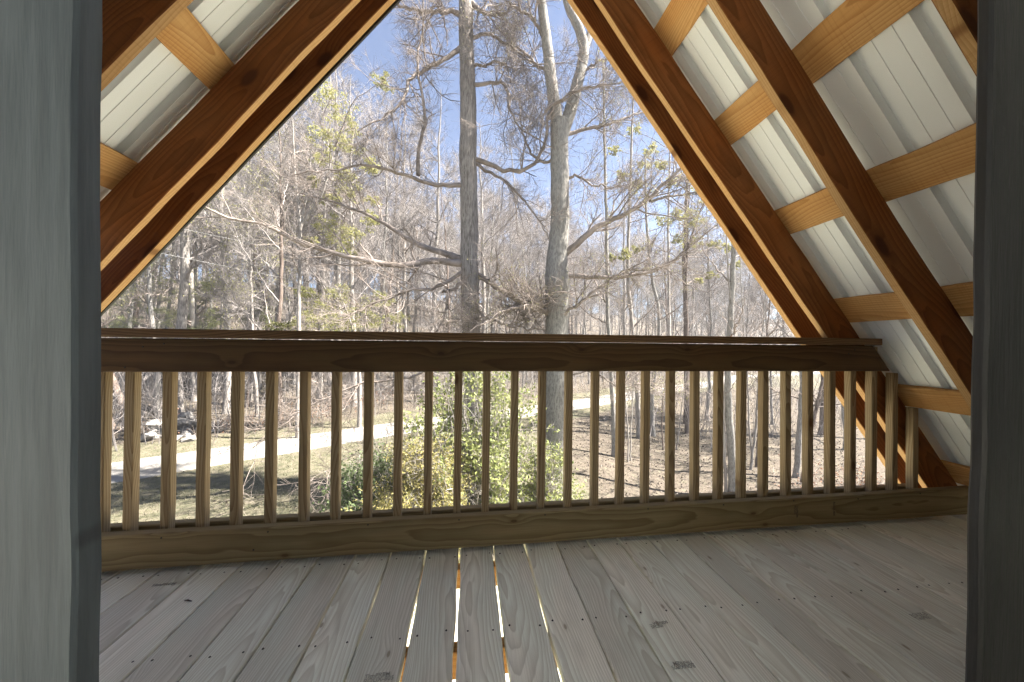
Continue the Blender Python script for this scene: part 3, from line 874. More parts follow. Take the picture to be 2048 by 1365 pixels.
# --- the straight shaggy tree in front of the balcony
D1 = 11.8
b1 = ground_hit(948, 968); D1 = b1[1]
tp = [b1 + np.array([0, 0, -0.2]), at(946, 900, D1), at(943, 780, D1), at(941, 640, D1), at(938, 480, D1), at(937, 330, D1), at(935, 180, D1), at(932, 60, D1), at(930, -60, D1), at(928, -260, D1), at(926, -420, D1)]
P = resample(tp, 60, 0.008)
hz = (P[:, 2] - P[0, 2]) / (P[-1, 2] - P[0, 2])
R = np.interp(hz, [0, 0.04, 0.12, 0.5, 0.75, 1], [0.46, 0.36, 0.315, 0.285, 0.22, 0.06])
tb = [lump_trunk(P, R, 20, 0.035)]
L1 = [
 (pxline(c2((660, 745), (600, 745), (560, 750), (500, 730), (440, 705), (350, 680), (260, 660), (150, 680), (60, 690), (-40, 700)), D1, D1 - 1.2), 0.085, 0.02),
 (pxline(c2((475, 705), (470, 610), (500, 530), (510, 440), (480, 340), (470, 200), (500, 60), (480, -60)), D1 - .4, D1 - .8), 0.07, 0.025),
 (pxline(c2((665, 1060), (570, 1050), (480, 1045), (430, 1075), (350, 1080), (250, 1040), (130, 1015), (0, 985)) + c1((760, 930), (700, 890), (640, 885), (560, 890), (500, 870), (430, 835), (340, 760)), D1, D1 - 2.6), 0.14, 0.022),
 (pxline(c2((650, 1045), (560, 1010), (480, 985), (420, 960), (350, 900), (240, 850), (100, 800), (-20, 770)), D1, D1 + 1.6), 0.13, 0.02),
 (pxline(c2((665, 1085), (600, 1130), (540, 1165), (480, 1160), (430, 1170), (300, 1220), (150, 1290)), D1, D1 - 1.6), 0.08, 0.02),
 (pxline(c2((670, 1130), (620, 1165), (560, 1170), (600, 1170), (590, 1240), (570, 1300), (520, 1370)), D1 - .2, D1 - 1.0), 0.07, 0.02),
 (pxline(c2((650, 60), (600, 45), (560, 45), (480, 45), (420, 30), (340, 10)), D1, D1 - .8), 0.10, 0.03),
 (pxline(c2((650, 190), (610, 215), (580, 240), (530, 270), (470, 300), (440, 310), (430, 360), (410, 420), (350, 470), (230, 520)), D1, D1 - 1.4), 0.095, 0.02),
 (pxline(c2((690, 640), (760, 650), (820, 690), (870, 700), (940, 675), (970, 620), (990, 540), (995, 440), (1040, 420), (1100, 370), (1245, 340)), D1, D1 - 1.3), 0.095, 0.02),
 (pxline(c2((690, 342), (760, 338), (820, 330), (842, 370), (838, 420), (845, 460), (880, 510), (960, 570), (1030, 600)), D1, D1 - 1.0), 0.075, 0.015),
 (pxline(c2((690, 275), (740, 262), (790, 250), (835, 252), (835, 290), (850, 340)), D1, D1 - .7), 0.06, 0.015),
 (pxline(c2((690, 155), (740, 130), (770, 130), (800, 165), (850, 190), (900, 235), (960, 262), (1060, 250)), D1, D1 - .9), 0.07, 0.018),
 (pxline(c2((700, 655), (760, 690), (800, 710), (860, 755), (930, 850), (970, 900), (1010, 980), (1070, 1060)), D1, D1 - .9), 0.065, 0.015),
 (pxline(c2((700, 1095), (770, 1140), (840, 1190), (900, 1220), (960, 1240), (1010, 1255)), D1, D1 - .5), 0.13, 0.05),
 (pxline(c2((690, 1230), (740, 1270), (800, 1300), (900, 1320), (1010, 1330)), D1, D1 - .8), 0.06, 0.02),
 (pxline(c2((690, 15), (740, 55), (790, 62), (830, 50), (870, 10)), D1, D1 - .7), 0.10, 0.03),
 (pxline(c2((680, -40), (760, -80), (860, -60), (980, -90)), D1, D1 + 1.0), 0.09, 0.02),
 (pxline([(930, 880), (870, 900), (800, 930), (730, 900), (660, 930)], D1, D1 - 2.0), 0.04, 0.012),
 (pxline([(940, 700), (880, 720), (820, 760), (740, 760), (640, 800), (560, 850), (500, 900)], D1 - .2, D1 - 2.4), 0.06, 0.012),
]
rg = np.random.default_rng(5)
blk, bat = crown_levels(L1, [
    dict(n=20, len=(0.6, 2.4), ang=50, k=7, ratio=0.42, up=0.10, jit=0.17, rmin=0.008, sides=4),
    dict(n=6, len=(0.35, 1.2), ang=44, k=5, ratio=0.5, up=0.08, jit=0.17, rmin=0.0055),
    dict(n=8, len=(0.2, 0.75), ang=42, k=4, ratio=0.6, up=0.08, jit=0.18, rmin=0.0040)], rg)
build_tree('shaggy_bark_tree', 'tall straight grey tree with shaggy bark and bare crooked limbs, nearest the railing', 'tree', b1, tb, blk, MAT['bark1'], MAT['twig'])

# --- the forked tree to its right
b2 = ground_hit(1112, 985); D2 = b2[1]
def tk(p, r, k=40, sides=18, amp=0.03, wob=0.006): 
    P = resample(p, k, wob); return lump_trunk(P, np.interp(np.linspace(0, 1, k), np.linspace(0, 1, len(r)), r), sides, amp)
tb = [tk([b2 - np.array([0, 0, .2])] + pxline([(1113, 900), (1113, 780), (1112, 690)] + c2((1035, 1250), (1030, 1060), (1045, 880), (1042, 700), (1040, 560), (1042, 490)), D2, D2), [0.52, 0.41, 0.385, 0.37, 0.375, 0.40, 0.33, 0.30, 0.29, 0.30], 60),
      tk(pxline(c2((1040, 560), (1030, 470), (1018, 400), (1003, 280), (985, 120), (968, 0), (950, -150), (930, -330)), D2, D2 - .3), [0.20, 0.19, 0.185, 0.17, 0.15, 0.13, 0.10, 0.05], 36, 14),
      tk(pxline(c2((1045, 570), (1072, 490), (1098, 400), (1128, 280), (1145, 190), (1120, 110), (1088, 60), (1066, 0), (1040, -160), (1060, -320)), D2, D2 + .4), [0.22, 0.21, 0.20, 0.185, 0.17, 0.14, 0.12, 0.10, 0.07, 0.04], 40, 14),
      tk(pxline(c2((1140, 220), (1165, 130), (1195, 60), (1230, 0), (1270, -120)), D2 + .3, D2 + .9), [0.13, 0.12, 0.11, 0.10, 0.05], 24, 10)]
L2 = [
 (pxline(c3((50, 1030), (80, 1000), (130, 960), (200, 900), (290, 870), (400, 800), (450, 750), (520, 680), (580, 600), (640, 500)), D2, D2 - 1.6), 0.13, 0.03),
 (pxline(c3((400, 805), (480, 790), (560, 775), (640, 760), (720, 720)), D2 - .9, D2 - 1.3), 0.05, 0.015),
 (pxline(c3((60, 1105), (120, 1108), (180, 1112), (260, 1122), (380, 1100), (470, 1070), (545, 1010), (600, 960), (690, 880)), D2, D2 - 1.2), 0.10, 0.02),
 (pxline(c3((60, 545), (150, 515), (240, 505), (300, 480), (360, 450), (440, 455)), D2, D2 + .8), 0.08, 0.02),
 (pxline(c3((-20, 450), (80, 370), (170, 350), (280, 335), (380, 300)), D2 - .2, D2 - 1.2), 0.05, 0.014),
 (pxline(c3((20, 1270), (80, 1245), (120, 1220), (200, 1150), (240, 1120), (300, 1090), (420, 1030)), D2 - .2, D2 - 1.4), 0.075, 0.015),
 (pxline(c2((1030, 1260), (980, 1250), (940, 1240), (880, 1210), (830, 1170), (760, 1140)), D2, D2 - .6), 0.15, 0.04),
 (pxline(c2((1030, 1230), (960, 1225), (900, 1235), (840, 1240), (760, 1290), (680, 1330)), D2, D2 - 1.0), 0.09, 0.02),
 (pxline(c2((1035, 640), (1000, 660), (940, 640), (900, 560), (880, 480), (890, 350)), D2, D2 + .9), 0.06, 0.015),
 (pxline(c2((1075, 720), (1110, 700), (1160, 740), (1230, 760), (1330, 740)), D2, D2 - .8), 0.055, 0.014),
 (pxline(c2((1010, 300), (960, 270), (900, 210), (850, 180), (780, 100)), D2, D2 + .8), 0.07, 0.016),
 (pxline(c2((985, 150), (920, 60), (860, 30), (800, -20)), D2, D2 - .8), 0.07, 0.02),
 (pxline(c2((1125, 300), (1190, 250), (1250, 230), (1330, 150)), D2 + .2, D2 - .6), 0.06, 0.016),
 (pxline([(1115, 760), (1180, 740), (1240, 780), (1310, 760)], D2 - .2, D2 - 1.4), 0.04, 0.012),
]
blk, bat = crown_levels(L2, [
    dict(n=20, len=(0.6, 2.4), ang=48, k=7, ratio=0.40, up=0.10, jit=0.17, rmin=0.008, sides=4),
    dict(n=6, len=(0.35, 1.2), ang=44, k=5, ratio=0.5, up=0.08, jit=0.17, rmin=0.0055),
    dict(n=8, len=(0.2, 0.75), ang=42, k=4, ratio=0.6, up=0.08, jit=0.18, rmin=0.004)], rg)
bud = tips(bat[-1], 0.7, 1, rg); bud = bud[rg.random(len(bud)) < 0.35]
build_tree('forked_tree', 'massive grey tree with a forked upper trunk and a burl below its lowest limb', 'tree', b2, tb, blk, MAT['bark2'], MAT['twig'],
           [leaf_batch(np.repeat(bud, 2, 0) + rg.normal(0, .02, (len(bud) * 2, 3)), 0.04, rg)], MAT['leaf_bud'])

# --- trees in young leaf: clusters hang on their own limbs
def leafy(name, label, stems, clusters, depth, bark, leafm, n_leaf, size, rad, seed, droop=0.5, extra=6):
    rg = np.random.default_rng(seed)
    base = ground_hit(stems[0][0][0], stems[0][0][1]) if stems[0][0][1] > 700 else None
    d0 = depth
    first = pxline(stems[0], d0, d0)
    gb = first[0].copy(); gb[2] = float(ground_z(gb[0], gb[1])) - 0.1
    tb = []
    trunks = []
    for i, st in enumerate(stems):
        pts = pxline(st, d0, d0 + rg.uniform(-.5, .5))
        if i == 0: pts = [gb] + pts
        r0 = 0.13 if i == 0 else 0.07
        P = resample(pts, 30, 0.01, rg)
        tb.append(lump_trunk(P, np.linspace(r0, 0.025, 30), 8, 0.03, rg))
        trunks.append(P)
    allp = np.concatenate(trunks)
    limbs, lv = [], []
    for (cx_, cy_, sp) in clusters:
        c = at(cx_, cy_, d0 + rg.normal(0, 0.9))
        j = np.argmin(np.linalg.norm((allp - c) * np.array([1, 1, 1.0]) + np.array([0, 0, 0.9]), axis=1))
        a = allp[j]
        mid = a * 0.5 + c * 0.5 + rg.normal(0, 0.25, 3)
        limbs.append(([a, mid, c, c + (c - mid) * 0.5], 0.032, 0.008))
        sc = sp * d0 / FPX
        rr = unit(rg.normal(0, 1, (n_leaf, 3))) * (rg.random((n_leaf, 1)) ** 0.6) * np.array([1.0, 0.8, 0.7]) * sc
        # leaves sit in small whorls with air between them
        w = unit(rg.normal(0, 1, (14, 3))) * (rg.random((14, 1)) ** 0.5) * np.array([1.05, 0.9, 0.75]) * sc
        pick = rg.integers(0, 14, n_leaf)
        lv.append(c + w[pick] + rr * 0.30)
    for _ in range(extra):
        P = trunks[rg.integers(0, len(trunks))]
        a = P[rg.integers(8, 28)]
        d = unit(rg.normal(0, 1, 3) + np.array([0, 0, 0.7]))
        limbs.append(([a, a + d * 0.7, a + d * 1.6 + rg.normal(0, .2, 3), a + d * 2.6 + rg.normal(0, .3, 3)], 0.03, 0.008))
    blk, bat = crown_levels(limbs, [dict(n=8, len=(0.4, 1.2), ang=48, k=5, ratio=0.5, rmin=0.006, sides=3, tmin=.3),
                                    dict(n=5, len=(0.2, 0.6), ang=45, k=4, ratio=0.6, rmin=0.004)], rg)
    C = np.concatenate(lv)
    return build_tree(name, label, 'tree', gb, tb, blk, bark, MAT['twig'], [leaf_batch(C, size, rg, 0.6, droop)], leafm)

leafy('leafing_tree', 'slender multi-stemmed tree with bright new leaves left of the shaggy trunk', [[(598, 700), (598, 560), (602, 450), (590, 350), (585, 240)], [(601, 460), (616, 380), (622, 300)], [(603, 450), (645, 390), (668, 300)]],
      [(660, 200, 34), (690, 240, 38), (655, 265, 34), (700, 290, 32), (735, 330, 26), (640, 310, 26), (668, 470, 34), (655, 445, 26), (700, 460, 36), (735, 440, 26), (690, 500, 30), (665, 400, 22), (715, 385, 30), (690, 350, 26), (745, 400, 18), (630, 365, 14), (620, 480, 16), (770, 160, 20)],
      18.0, MAT['bark3'], MAT['leaf_spring'], 620, 0.10, 1.0, 21)
leafy('leafing_tree', 'low tree with olive green leaves just above the left of the railing', [[(720, 760), (716, 690), (700, 640), (680, 590)], [(712, 680), (760, 620), (790, 590)]],
      [(640, 600, 34), (680, 585, 30), (670, 630, 38), (720, 610, 38), (630, 640, 30), (745, 645, 34), (700, 650, 38), (770, 600, 26), (790, 640, 26), (610, 585, 18), (590, 655, 26), (650, 655, 34), (560, 655, 22)],
      20.0, MAT['bark3'], MAT['leaf_mid'], 560, 0.10, 1.0, 22)
leafy('leafing_tree', 'slim dark-trunked tree with tufts of yellow green leaves beside the right rafters', [[(1374, 800), (1374, 700), (1372, 560), (1376, 440), (1382, 330)], [(1375, 500), (1400, 420), (1440, 350)]],
      [(1278, 372, 22), (1340, 365, 16), (1300, 300, 16), (1270, 260, 18), (1375, 430, 22), (1390, 445, 24), (1355, 430, 14), (1325, 445, 18), (1360, 480, 20), (1390, 485, 20), (1410, 400, 18), (1415, 360, 16), (1430, 490, 14), (1400, 380, 16), (1250, 510, 14), (1220, 515, 12), (1275, 500, 14), (1425, 550, 16), (1400, 560, 10), (1455, 495, 16), (1470, 530, 14), (1290, 330, 14), (1230, 300, 14), (1245, 350, 12), (1320, 330, 14)],
      19.0, MAT['bark_dark'], MAT['leaf_spring'], 420, 0.11, 1.0, 23)

# --- individual slim trees on the leaf covered slope (pixel of the foot, lean, girth)
def slope_tree(label, foot, path, r0, bark, seed, name='slim_tree', twigm=None, nl=9):
    rg = np.random.default_rng(seed)
    g0 = ground_hit(*foot)
    pts = [g0 - np.array([0, 0, .15])] + pxline(path, g0[1], g0[1] + rg.uniform(-.4, .6))
    P = resample(pts, 40, 0.012, rg)
    R = np.interp(np.linspace(0, 1, 40), [0, .05, 1], [r0 * 1.35, r0, r0 * 0.35])
    limbs = []
    for _ in range(nl):
        i = rg.integers(9, 38); a = P[i]
        d = unit(rg.normal(0, 1, 3) * np.array([1, 1, .35]) + np.array([0, 0, .8]))
        ln = rg.uniform(1.0, 2.8)
        limbs.append(([a, a + d * ln * .4, a + d * ln * .8 + np.array([0, 0, ln * .1]), a + d * ln + np.array([0, 0, ln * .35])], R[i] * .45, 0.007))
    blk, bat = crown_levels(limbs, [dict(n=8, len=(0.3, 1.1), ang=45, k=5, ratio=0.5, rmin=0.006, up=.12), dict(n=4, len=(0.2, 0.6), ang=42, k=4, ratio=.6, rmin=.0045, up=.1)], rg)
    return build_tree(name, label, 'tree', g0, [lump_trunk(P, R, 9, 0.04, rg)], blk, bark, twigm or MAT['twig'])
slope_tree('slim grey tree nearest the big forked trunk on the right slope', (1229, 914), [(1226, 820), (1222, 745), (1216, 640), (1214, 520), (1212, 400), (1208, 250), (1206, 120)], 0.11, MAT['bark2'], 31)
slope_tree('slim dark tree with a black base standing on the leafy slope', (1278, 877), [(1275, 800), (1272, 745), (1263, 640), (1255, 560), (1258, 440), (1262, 320), (1266, 200)], 0.13, MAT['bark3'], 32)
slope_tree('curved pale tree standing just behind the black based one', (1306, 872), [(1303, 800), (1308, 745), (1318, 690), (1318, 620), (1300, 540), (1292, 430), (1290, 300)], 0.13, MAT['bark2'], 33)
slope_tree('straight dark trunk close below the upper driveway', (1374, 848), [(1373, 745), (1372, 640), (1368, 540), (1372, 420), (1378, 300), (1380, 200)], 0.19, MAT['bark_dark'], 34)
slope_tree('thick mottled tree splitting into two stems near the right balusters', (1466, 992), [(1464, 900), (1460, 845), (1456, 760), (1458, 690), (1466, 560), (1468, 430), (1462, 300)], 0.14, MAT['bark2'], 35)
slope_tree('thin white sapling leaning against the mottled double tree', (1452, 990), [(1449, 900), (1446, 800), (1460, 700), (1462, 600), (1452, 500), (1455, 380)], 0.05, MAT['twig_white'], 36)
slope_tree('slender sapling leaning right in a clump of three', (1500, 940), [(1512, 860), (1516, 780), (1522, 700), (1530, 600), (1540, 480)], 0.05, MAT['bark3'], 37)
slope_tree('pale sapling crossing its neighbour in a clump of three', (1506, 930), [(1498, 850), (1496, 770), (1490, 700), (1484, 600), (1478, 480)], 0.04, MAT['twig_white'], 38)
slope_tree('brown sapling on the right of a clump of three', (1512, 935), [(1520, 840), (1528, 740), (1536, 640), (1548, 520)], 0.055, MAT['bark_dark'], 39)
slope_tree('grey ivy-clad tree beside the far right balusters', (1592, 955), [(1598, 880), (1604, 780), (1604, 700), (1598, 600), (1590, 480)], 0.11, MAT['bark2'], 40)
slope_tree('reddish trunk leaning to the right near the rafter', (1604, 968), [(1618, 880), (1636, 800), (1652, 730), (1668, 640), (1690, 520)], 0.075, MAT['bark_dark'], 41)
slope_tree('thin white sapling between the slim grey tree and the black based tree', (1257, 925), [(1256, 860), (1250, 790), (1246, 745), (1240, 660), (1236, 560)], 0.03, MAT['twig_white'], 42, nl=6)
slope_tree('thin white stem right of the slim grey tree with another white sapling beside it', (1261, 922), [(1262, 860), (1266, 790), (1270, 745), (1280, 660), (1284, 560)], 0.028, MAT['twig_white'], 43, nl=6)
slope_tree('bent dark sapling between two balusters on the slope', (1327, 900), [(1323, 850), (1326, 790), (1334, 745), (1346, 680), (1350, 600)], 0.04, MAT['bark_dark'], 44, nl=6)
slope_tree('thin stem leaning right above the leaf litter', (1352, 900), [(1360, 850), (1366, 790), (1372, 745), (1384, 640)], 0.03, MAT['bark3'], 45, nl=6)
slope_tree('straight pale barked tree in the right hand woods', (1340, 800), [(1339, 720), (1338, 640), (1337, 540), (1336, 440), (1340, 330), (1338, 230)], 0.15, MAT['twig_white'], 46)
slope_tree('dark leaning trunk rising from the bank at the left end of the railing', (256, 862), [(243, 810), (232, 775), (218, 740), (196, 690), (180, 620), (160, 500)], 0.16, MAT['bark_dark'], 47)
slope_tree('darker second trunk leaning behind the left jamb', (226, 858), [(214, 830), (205, 805), (195, 770), (180, 720), (150, 600)], 0.16, MAT['bark_dark'], 48)
slope_tree('double trunked tree with a bowed stem behind the stone pile', (318, 838), [(312, 790), (316, 745), (308, 690), (300, 600), (296, 500), (305, 380)], 0.15, MAT['bark2'], 49)
slope_tree('pale barked tree rising through the pines on the left', (392, 800), [(388, 740), (386, 640), (384, 560), (378, 500), (372, 440), (388, 380), (400, 300)], 0.24, MAT['twig_white'], 50, name='pale_tree', nl=14)
slope_tree('smooth sapling standing between the two big trunks', (1054, 760), [(1054, 690), (1052, 600), (1050, 540), (1042, 480), (1034, 440), (1030, 380), (1022, 300)], 0.13, MAT['bark2'], 51, nl=12)
slope_tree('grey tree with upswept twigs in the middle distance left of centre', (500, 800), [(500, 730), (498, 640), (500, 520), (498, 400), (502, 300)], 0.16, MAT['bark3'], 52, nl=14)

# --- pines on the left
def pine(label, foot, top_py, seed, r0=0.14, rad=2.4):
    rg = np.random.default_rng(seed)
    g0 = ground_hit(*foot)
    top = at(foot[0], top_py, g0[1])
    P = resample([g0 - np.array([0, 0, .1]), g0 * .5 + top * .5 + rg.normal(0, .1, 3), top], 30, 0.01, rg)
    R = np.linspace(r0, 0.02, 30)
    H = top[2] - g0[2]
    limbs, ends = [], []
    for i in range(46):
        f = rg.uniform(0.28, 0.98)
        a = P[int(f * 29)]
        az = rg.uniform(0, 6.283)
        ln = rad * (1.05 - f) ** 0.7 * rg.uniform(.6, 1.1) + .3
        d = np.array([math.cos(az), math.sin(az), rg.uniform(-.15, .25)])
        limbs.append(([a, a + d * ln * .5, a + d * ln + np.array([0, 0, ln * .08])], 0.022, 0.006))
    blk, bat = crown_levels(limbs, [dict(n=7, len=(0.25, 0.8), ang=45, k=4, ratio=.5, rmin=.006, tmin=.3, up=.08)], rg)
    C = tips(bat[-1], 0.35, 5, rg)
    C = np.repeat(C, 9, 0) + rg.normal(0, .05, (len(C) * 9, 3))
    return build_tree('pine_tree', label, 'tree', g0, [lump_trunk(P, R, 8, .04, rg)], blk, MAT['bark3'], MAT['bark3'], [leaf_batch(C, 0.15, rg, 0.10, -0.2)], MAT['needle'])
pine('pale green pine just above the railing beside the left jamb', (300, 800), 485, 61, rad=3.0)
pine('smaller soft pine right of the pale barked tree', (415, 790), 560, 62, rad=2.4)
pine('thin pine at the left edge of the view through the gable', (240, 800), 560, 63, rad=2.2)
pine('slim young pine among the bare trees left of centre', (520, 775), 590, 64, rad=2.2)

# ------------------------------------------------------------------ the woods behind: a few kinds, copied one by one
def wood_kind(seed, H, r0, buds=False, n1=16):
    rg = np.random.default_rng(seed)
    k = 26
    P = np.zeros((k, 3)); P[:, 2] = np.linspace(-0.2, H, k)
    P[:, :2] = np.cumsum(rg.normal(0, 0.045, (k, 2)), 0)
    if seed % 3 == 0: P[:, 0] += 0.0012 * H * np.linspace(0, 1, k) ** 2 * H
    R = np.interp(np.linspace(0, 1, k), [0, .03, .5, 1], [r0 * 1.4, r0, r0 * .7, 0.02])
    limbs = []
    for i in range(n1):
        f = rg.uniform(0.25, 0.97) if i > 3 else rg.uniform(.55, .8)
        j = int(f * (k - 1)); a = P[j]
        az = rg.uniform(0, 6.283); el = rg.uniform(.5, 1.3)
        d = unit(np.array([math.cos(az), math.sin(az), el]))
        ln = H * rg.uniform(.12, .27) * (1.1 - .55 * f)
        limbs.append(([a, a + d * ln * .35, a + d * ln * .7 + np.array([0, 0, ln * .05]), a + d * ln + np.array([0, 0, ln * .22])], min(R[j] * .5, .07), 0.012))
    blk, bat = crown_levels(limbs, [dict(n=9, len=(0.8, 2.4), ang=42, k=5, ratio=.45, rmin=.011, up=.14, jit=.22, sides=3),
                                    dict(n=6, len=(0.5, 1.3), ang=40, k=4, ratio=.55, rmin=.008, up=.12, jit=.22),
                                    dict(n=4, len=(0.3, 0.9), ang=38, k=3, ratio=.6, rmin=.0065, up=.1, jit=.22)], rg)
    V, F = join([lump_trunk(P, R, 8, .04, rg)]); trunk = mesh_from('trunk', V, F, True)
    V, F = join(blk); crown = mesh_from('crown', V, F, True)
    leaf = None
    if buds:
        C = tips(bat[-1], .5, 1, rg); C = C[rg.random(len(C)) < .55]
        C = np.repeat(C, 2, 0) + rg.normal(0, .06, (len(C) * 2, 3))
        V, F = leaf_batch(C, 0.10, rg); leaf = mesh_from('foliage', V, F)
    return trunk, crown, leaf
KINDS = [wood_kind(101, 21, .17), wood_kind(102, 18, .13), wood_kind(103, 23, .20), wood_kind(104, 15, .09, False, 14),
         wood_kind(105, 20, .16), wood_kind(106, 17, .14, True), wood_kind(107, 13, .10, True, 14)]
KBARK = ['bark3', 'bark2', 'bark3', 'bark2', 'bark_dark', 'bark3', 'bark2']
for (tr, cr, lf), bk in zip(KINDS, KBARK):
    tr.materials.append(MAT[bk]); cr.materials.append(MAT['twig_far'])
    if lf: lf.materials.append(MAT['leaf_bud'])
rg = np.random.default_rng(77)
spots = []
tries = 0
TARGET = 225
while len(spots) < TARGET and tries < 60000:
    tries += 1
    d = 17 + 60 * rg.random() ** 0.95
    u = rg.uniform(-1.22, 1.30)
    x, y = u * d, d
    s = drv_s(x, y)
    if s < 4.5: continue
    if s < 7 and rg.random() < .5: continue
    if any((x - a) ** 2 + (y - b_) ** 2 < (1.5 + 0.012 * d) ** 2 for a, b_, _ in spots): continue
    spots.append((x, y, s))
extra = [(ground_hit(px_, py_)[0], ground_hit(px_, py_)[1], 0) for px_, py_ in ((1415, 840), (1545, 850), (1640, 870), (1690, 900), (1570, 800), (1480, 800), (1740, 880))]
masters = []
for tr, cr, lf in KINDS: masters.append(None)
LBL = {False: 'bare grey tree standing in the thin woods beyond the gravel driveway', True: 'woodland tree with hazy yellow green buds beyond the driveway'}
for i, (x, y, s) in enumerate(spots + extra):
    left_green = (x / y < 0.15)
    kk = rg.choice(7, p=[.19, .18, .16, .16, .14, .10, .07] if left_green else [.22, .2, .18, .18, .16, .04, .02])
    if i >= len(spots): kk = [1, 3, 4, 3, 1, 3, 4][i - len(spots)]
    z = float(ground_z(x, y))
    sc = rg.uniform(1.0, 1.38) * (0.85 if s < 9 else 1.0)
    if masters[kk] is None:
        t = thing('woodland_tree', LBL[bool(KINDS[kk][2])], 'tree', (x, y, z), 'budding trees of the woods' if KINDS[kk][2] else 'bare trees of the woods')
        ch = [link('trunk', KINDS[kk][0], None, t), link('crown', KINDS[kk][1], None, t)]
        if KINDS[kk][2]: ch.append(link('foliage', KINDS[kk][2], None, t))
        masters[kk] = (t, ch)
    else:
        m0, ch0 = masters[kk]
        t = m0.copy(); COL.objects.link(t); t.location = (x, y, z)
        for c0 in ch0:
            c = c0.copy(); COL.objects.link(c); c.parent = t
    t.rotation_euler = (rg.normal(0, .025), rg.normal(0, .025), rg.uniform(0, 6.283))
    t.scale = (sc * rg.uniform(.9, 1.1), sc * rg.uniform(.9, 1.1), sc)

# ------------------------------------------------------------------ undergrowth nobody could count
rg = np.random.default_rng(88)
n = 6500
d = 16 + 66 * rg.random(n); u = rg.uniform(-1.2, 1.35, n)
x, y = u * d, d; s = drv_s(x, y)
keep = (s > 3.2) | ((x > 7.5) & (s < -2.5) & (rg.random(n) < .4))
x, y = x[keep], y[keep]
P = np.zeros((len(x), 6, 3)); P[:, 0] = np.stack([x, y, ground_z(x, y) - .05], -1)
h = rg.uniform(1.2, 5.5, len(x)); dd = unit(rg.normal(0, .16, (len(x), 3)) + np.array([0, 0, 1]))
for j in range(1, 6):
    dd = unit(dd + rg.normal(0, .10, dd.shape)); P[:, j] = P[:, j - 1] + dd * (h / 5)[:, None]
R = (0.006 + h * .0028)[:, None] * np.linspace(1, .4, 6)
b0 = tube_batch(P, R, 3)
Q, RR = spawn(P, R, 6, (0.4, 1.5), 42, 4, .5, .15, 1.0, .12, .22, rg, .0065)
b1_ = tube_batch(Q, RR, 3)
Q2, RR2 = spawn(Q, RR, 3, (0.2, 0.7), 42, 3, .6, .2, 1.0, .1, .22, rg, .0055)
V, F = join([b0, b1_, tube_batch(Q2, RR2, 3)])
tag(link('woodland_undergrowth', mesh_from('woodland_undergrowth', V, F), MAT['twig_far']), 'thin grey brush and saplings filling the woods floor', 'undergrowth', kind='stuff')

# the far ridge: one mass of bare trees
n = 300
d = 62 + 60 * rg.random(n); u = rg.uniform(-1.25, 1.35, n)
x, y = u * d, d; keep = drv_s(x, y) > 22; x, y = x[keep], y[keep]; n = len(x)
P = np.zeros((n, 7, 3)); P[:, 0] = np.stack([x, y, ground_z(x, y) - .1], -1)
h = rg.uniform(15, 25, n); dd = unit(rg.normal(0, .04, (n, 3)) + np.array([0, 0, 1]))
for j in range(1, 7):
    dd = unit(dd + rg.normal(0, .03, dd.shape)); P[:, j] = P[:, j - 1] + dd * (h / 6)[:, None]
R = (h * .008)[:, None] * np.linspace(1, .25, 7)
b0 = tube_batch(P, R, 5)
Q, RR = spawn(P, R, 16, (2.5, 6.5), 38, 4, .45, .18, .98, .2, .14, rg, .02)
Q2, RR2 = spawn(Q, RR, 7, (1.0, 2.8), 38, 3, .5, .15, 1.0, .15, .15, rg, .013)
Q3, RR3 = spawn(Q2, RR2, 4, (.5, 1.5), 36, 3, .6, .2, 1.0, .15, .15, rg, .011)
V, F = join([b0, tube_batch(Q, RR, 4), tube_batch(Q2, RR2, 3), tube_batch(Q3, RR3, 3)])
tag(link('distant_woods', mesh_from('distant_woods', V, F), MAT['twig_far']), 'grey mass of bare trees on the ridge behind the woods', 'woods', kind='stuff')

# fallen leaves
n = 60000
d = 6 + 34 * rg.random(n) ** 0.8; u = rg.uniform(-1.2, 1.35, n)
x, y = u * d, d; s = drv_s(x, y)
w = np.maximum(sstep(2.2, 5, s), sstep(1.0, 5.5, x) * sstep(-1.4, -3.0, s)) * 0.95 + 0.03
keep = (rg.random(n) < w) & (np.abs(s) > 1.0)
x, y = x[keep], y[keep]
C = np.stack([x, y, ground_z(x, y) + .012], -1)
V, F = leaf_batch(C, 0.095, rg, .65, 0, .75)
V[:, 2] = np.maximum(V[:, 2], ground_z(V[:, 0], V[:, 1]) + .004)
tag(link('fallen_leaves', mesh_from('fallen_leaves', V, F), MAT['litter']), 'carpet of dry tan leaves on the slope', 'fallen leaves', kind='stuff')

# lawn blades
n = 110000
d = 7.6 + 15.5 * rg.random(n) ** 0.85; u = rg.uniform(-1.2, 1.1, n)
x, y = u * d, d; s = drv_s(x, y)
s = s - np.sign(s) * rg.uniform(-.25, .25, n)
w = np.where(s < -1.35, 1 - 0.88 * sstep(1.5, 6.5, x), np.where((s > 1.35) & (s < 5), .55, 0))
w = w * (0.35 + 0.65 * (np.sin(x * 1.3 + 2 * np.sin(y * .7)) * np.sin(y * 1.1 + x * .4) > -.25))
keep = rg.random(n) < w
x, y = x[keep], y[keep]; n = len(x)
C = np.stack([x, y, ground_z(x, y) - .005], -1)
az = rg.uniform(0, 6.283, n); hh = rg.uniform(.035, .10, n); wd = rg.uniform(.004, .011, n)
sd = np.stack([np.cos(az), np.sin(az), 0 * az], -1)
le = np.stack([-np.sin(az), np.cos(az), 0 * az], -1) * (rg.uniform(.2, 1.3, n) * hh)[:, None]
V = np.stack([C - sd * wd[:, None], C + sd * wd[:, None], C + le + np.stack([0 * hh, 0 * hh, hh], -1)], 1).reshape(-1, 3)
